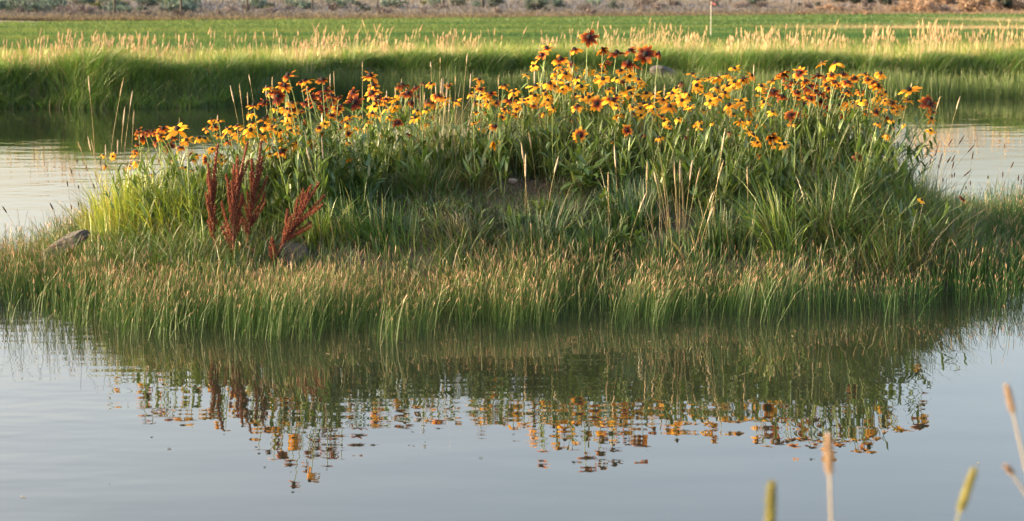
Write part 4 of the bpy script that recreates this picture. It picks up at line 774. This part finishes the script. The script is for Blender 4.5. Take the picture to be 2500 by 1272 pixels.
# ------------------------------------------------------------------ far things: fence posts, flag, shrubs
def on_terrain(px, py, y0=60, y1=420):
    d = ray(px, py); Ys = np.arange(y0, y1, .25); P = d[None] * (Ys / d[1])[:, None]; z = CAM_H + P[:, 2]; hit = np.where(z <= terrain(P[:, 0], Ys))[0]; i = hit[0] if len(hit) else len(Ys) - 1
    return np.array([P[i, 0], Ys[i], float(terrain(P[i, 0], Ys[i]))])
M_POST = plain('weathered dark post', (.03, .028, .026), .8, 60, .4)
POSTS = [(118, 40, 5), (280, 38, 5), (442, 34, 5), (603, 31, 5), (763, 28, 4.5), (922, 24, 4), (1082, 21, 7), (1178, 19, 7), (1635, 13, 5), (1783, 10, 4), (1932, 9, 4)]
POSTS = POSTS[1:]
for i, (px, py, w) in enumerate(POSTS):
    b = on_terrain(px, py); s = FPX / b[1]; rr = w / s / 2 * 1.1; g = Geo(); hh = 1.35 + .06 * random.uniform(-1, 1)
    tube(g, [(0, 0, -.3), (0, 0, .2), (.01, 0, .7), (.0, 0, hh - .02), (0, 0, hh)], [rr * 1.05, rr, rr, rr * .95, rr * .6], (.1, .1, .1), 8)
    o = link('fence_post', g.mesh('fence_post', [M_POST], True)); o.location = b
    tag(o, f"{ORD[i]} dark fence post from the left along the back of the field", 'fence post', 'fence posts behind the field')
b = on_terrain(1735, 95, 40); T = thing('marker_flag', b, 'thin white pole with a pink pennant in the green field', 'flag'); g = Geo(); hh = float(at(1735, 3, b[1])[2] - b[2])
tube(g, [(0, 0, -.1), (0, 0, hh * .5), (0, 0, hh)], .008, (.8, .8, .8), 6); link('pole', g.mesh('pole', [plain('white pole', (.5, .48, .46), .5, 20, .08)], True), T)
g = Geo(); t = np.linspace(0, 1, 6); up = np.stack([t * .13, .02 * np.sin(t * 5), hh - .005 - t * .075], 1); lo_ = np.stack([t * .13, .02 * np.sin(t * 5) + .004, hh - .085 - t * .02], 1); V = np.stack([lo_, up], 1).reshape(-1, 3); i = np.arange(5) * 2
g.add(V, np.stack([i, i + 2, i + 3, i + 1], 1), (.55, .16, .18)); link('pennant', g.mesh('pennant', [col_mat('pink pennant cloth', .3, .02, tint=(1, .9, .9))], True), T)

def shrub_mesh(seed, col, n=260, flat=.62):
    r = np.random.default_rng(seed); g = Geo(); k = 9; cen = np.stack([r.normal(0, .34, k), r.normal(0, .34, k), r.uniform(.15, .62, k) * flat * 1.6], 1)
    for c in cen: tube(g, [(0, 0, -.05), c * .6, c], [.03, .02, .008], (.14, .11, .09), 4)
    j = r.integers(0, k, n); d = r.normal(0, 1, (n, 3)); d /= np.linalg.norm(d, axis=1, keepdims=True); p = cen[j] + d * r.uniform(.08, .27, (n, 1)); p[:, 2] = np.maximum(p[:, 2], .02)
    u = r.normal(0, 1, (n, 3)); u /= np.linalg.norm(u, axis=1, keepdims=True); v = np.cross(u, d); s = r.uniform(.06, .13, (n, 1)); V = np.stack([p - u * s, p - v * s * .5, p + u * s + d * s, p + v * s * .5], 1).reshape(-1, 3); i = np.arange(n) * 4
    g.add(V, np.stack([i, i + 1, i + 2, i + 3], 1), np.repeat(np.asarray(col) * r.uniform(.7, 1.3, (n, 1)), 4, 0)); return g.mesh('shrub', [M_SAGE])
TEAL, DTL, YGR, GRY, TAN, DRKT = (.115, .165, .145), (.06, .08, .07), (.14, .165, .035), (.17, .15, .15), (.25, .18, .135), (.03, .045, .04)
SH = {k: [shrub_mesh(60 + 7 * i + v, c, 380 if k in ('TAN', 'DRKT') else 260) for v in range(3)] for i, (k, c) in enumerate(dict(TEAL=TEAL, DTL=DTL, YGR=YGR, GRY=GRY, TAN=TAN, DRKT=DRKT).items())}
NAME = dict(TEAL=('sagebrush', 'blue-green sagebrush bush'), DTL=('sagebrush', 'dark sagebrush bush'), YGR=('rabbitbrush', 'yellow-green rabbitbrush bush'), GRY=('dry_shrub', 'grey-mauve dry shrub'), TAN=('dry_shrub', 'pinkish tan dry shrub'), DRKT=('dark_shrub', 'dark bushy shrub'))
spots = []
rs = random.Random(5)
for k, num, x0, x1, y0, y1, s0, s1 in [('TEAL', 34, -60, 470, 1, 30, 18, 34), ('DTL', 14, 0, 900, 1, 28, 12, 22), ('TEAL', 16, 450, 1500, 1, 20, 12, 26), ('GRY', 22, 0, 1500, 18, 36, 16, 28), ('GRY', 26, 1300, 2350, 6, 26, 14, 26), ('DTL', 8, 1100, 2000, 2, 16, 12, 24), ('TAN', 16, 2180, 2520, 6, 34, 18, 40), ('DRKT', 10, 2040, 2360, 0, 10, 18, 32), ('TAN', 12, 1950, 2300, 20, 34, 10, 18)]:
    for i in range(num): spots.append((rs.uniform(x0, x1), rs.uniform(y0, y1), rs.uniform(s0, s1), k))
spots += [(235, 14, 17, 'YGR'), (297, 11, 22, 'YGR'), (420, 10, 16, 'YGR'), (436, 13, 12, 'YGR'), (622, 10, 16, 'YGR'), (717, 13, 14, 'YGR'), (655, 23, 12, 'YGR'), (1035, 7, 12, 'YGR'), (1312, 25, 34, 'DTL'), (1198, 13, 28, 'DTL'), (1500, 17, 22, 'DTL'), (2462, 20, 40, 'DRKT')]
zones = [(500, 'behind the leftmost two posts'), (1000, 'behind the middle thin posts'), (1600, 'behind the two thick posts'), (2150, 'right of the pink flag'), (9999, 'at the far right')]
cells = {}
for s in spots:
    z = next(nm for a, nm in zones if s[0] < a); cells.setdefault((s[3], z), []).append(s)
for (k, z), L_ in cells.items():
    L_.sort()
    for i, (px, py, w, k) in enumerate(L_):
        b = on_terrain(px, max(py, 1) + 4); o = link(NAME[k][0], SH[k][i % 3]); o.location = b; sz = w / (FPX / b[1]) * (1.6 if k == 'TEAL' else 1.25); o.scale = (sz, sz, sz * rs.uniform(.7, 1.0)); o.rotation_euler = (0, 0, rs.uniform(0, 6.28))
        tag(o, f"{ORD[i]} {NAME[k][1]} from left {z}" if len(L_) > 1 else f"only {NAME[k][1]} {z}", 'shrub', f"{NAME[k][1]}s on the far slope")

# ------------------------------------------------------------------ tall pale grass clumps on the far meadow edge
CLP = [(35, 118, 60), (95, 80, 70), (150, 62, 85), (185, 78, 80), (245, 70, 75), (262, 75, 75), (325, 78, 70), (352, 72, 75), (395, 95, 60), (450, 72, 75), (730, 95, 60), (775, 85, 65), (820, 80, 70), (930, 90, 60), (985, 92, 60), (1075, 70, 80), (1105, 60, 85), (1150, 72, 75), (1330, 85, 60), (1660, 75, 70), (1690, 70, 70), (1780, 78, 60), (1830, 65, 75), (1870, 62, 75), (1940, 75, 65), (2010, 72, 65), (2060, 72, 65), (2130, 50, 80), (2160, 58, 75), (2255, 42, 90), (2280, 45, 90), (2310, 45, 85), (2380, 60, 75), (2450, 65, 75)]
for i, (px, py, hp) in enumerate(CLP):
    Xa = (px - 1250) / FPX * 32; yb = float(bank_line(Xa)) + random.uniform(.9, 1.6); top = at(px, py, yb); bz = float(terrain(top[0], yb)); b = np.array([top[0], yb, bz]); H = top[2] - bz; n = 22; g = Geo()
    P = np.stack([rng.normal(0, .09, n), rng.normal(0, .07, n), np.full(n, -.01)], 1); h = H * rng.uniform(.6, 1.0, n); c = greens(n, (.40, .30, .17), (.52, .40, .25), .15)
    cc = blades(g, P, h * .86, np.full(n, .006), rng.normal(0, .09, (n, 2)) + [.06, 0], [0, .4, .8, 1], [1, .9, .8, .7], np.stack([c * .85, c, c, c], 1))
    spindles(g, cc[:, 3] - [0, 0, .02], cc[:, 3] + (cc[:, 3] - cc[:, 2]) * rng.uniform(.5, .9, (n, 1)), rng.uniform(.006, .0095, n), c * np.array([1.12, 1.03, .97]))
    o = link('dry_grass_clump', g.mesh('dry_grass_clump', [M_STRAW])); o.location = b; tag(o, f"{ORD[i]} tall clump of straw seed grass from the left along the far meadow edge", 'dry grass', 'straw clumps along the far bank')

# ------------------------------------------------------------------ blurred stalks on the near bank
def near_stalk(label, top, low, Yd, headlen_px, r, hc, sc_):
    tp, lw = at(*top, Yd), at(*low, Yd); d = (lw - tp) / np.linalg.norm(lw - tp); z0 = .28; k = (lw[2] - z0) / max(-d[2], .3); base = lw + d * k * np.array([.5, 1, 1]); base[2] = float(terrain(base[0], base[1])) - .02; hl = headlen_px / (FPX / Yd)
    pts = poly([base, lw + d * .1, tp - (tp - lw) / np.linalg.norm(tp - lw) * hl * .75], 16) - base; T = thing('timothy_stalk', base, label, 'grass stalk', 'seed stalks on the near bank'); g = Geo(); tube(g, pts, np.linspace(.0022, .0013, 16), sc_, 6); link('stem', g.mesh('stem', [M_STEM], True), T)
    ax = tp - base - pts[-1]; g = Geo(); K = 26; ts = np.linspace(0, 1, K); prof = np.interp(ts, [0, .06, .3, .8, .95, 1], [.5, .9, 1, .85, .5, .1]) * (1 + .06 * rng.uniform(-1, 1, K)); tube(g, pts[-1] + ax * ts[:, None], r * prof, np.asarray(hc) * (1 + .08 * rng.uniform(-1, 1, (K, 1))), 9)
    n = 900; tt = rng.uniform(0, 1, n); a = rng.uniform(0, 6.283, n); o = np.stack([np.cos(a), np.sin(a), np.zeros(n)], 1); s0 = pts[-1] + ax * tt[:, None] + o * (r * np.interp(tt, ts, prof))[:, None] * .8
    spindles(g, s0, s0 + o * (r * rng.uniform(.3, 1.1, (n, 1))) + ax / np.linalg.norm(ax) * r * .9, np.full(n, r * .11), np.tile(np.asarray(hc) * 1.1, (n, 1)), (0, .5, 1), (.8, 1, .1), 3); link('seed_head', g.mesh('seed_head', [M_SEED], True), T)
near_stalk('blurred green seed spike rising alone near the bottom of the picture', (1884, 1178), (1880, 1300), 2.6, 160, .0048, (.24, .23, .08), (.2, .2, .07))
near_stalk('blurred pinkish seed spike, tallest at the bottom right', (2022, 1062), (2030, 1300), 2.7, 135, .0042, (.40, .30, .22), (.32, .26, .17))
near_stalk('blurred curved green seed spike leaning right at the bottom right', (2378, 1146), (2330, 1290), 2.6, 150, .0042, (.25, .24, .08), (.2, .2, .07))
near_stalk('blurred pinkish seed spike leaning left at the right edge', (2458, 942), (2505, 1150), 2.9, 95, .0036, (.40, .30, .22), (.32, .26, .17))
near_stalk('blurred short pinkish seed tip low at the right edge', (2458, 1138), (2510, 1215), 2.8, 34, .0036, (.40, .29, .21), (.32, .25, .16))
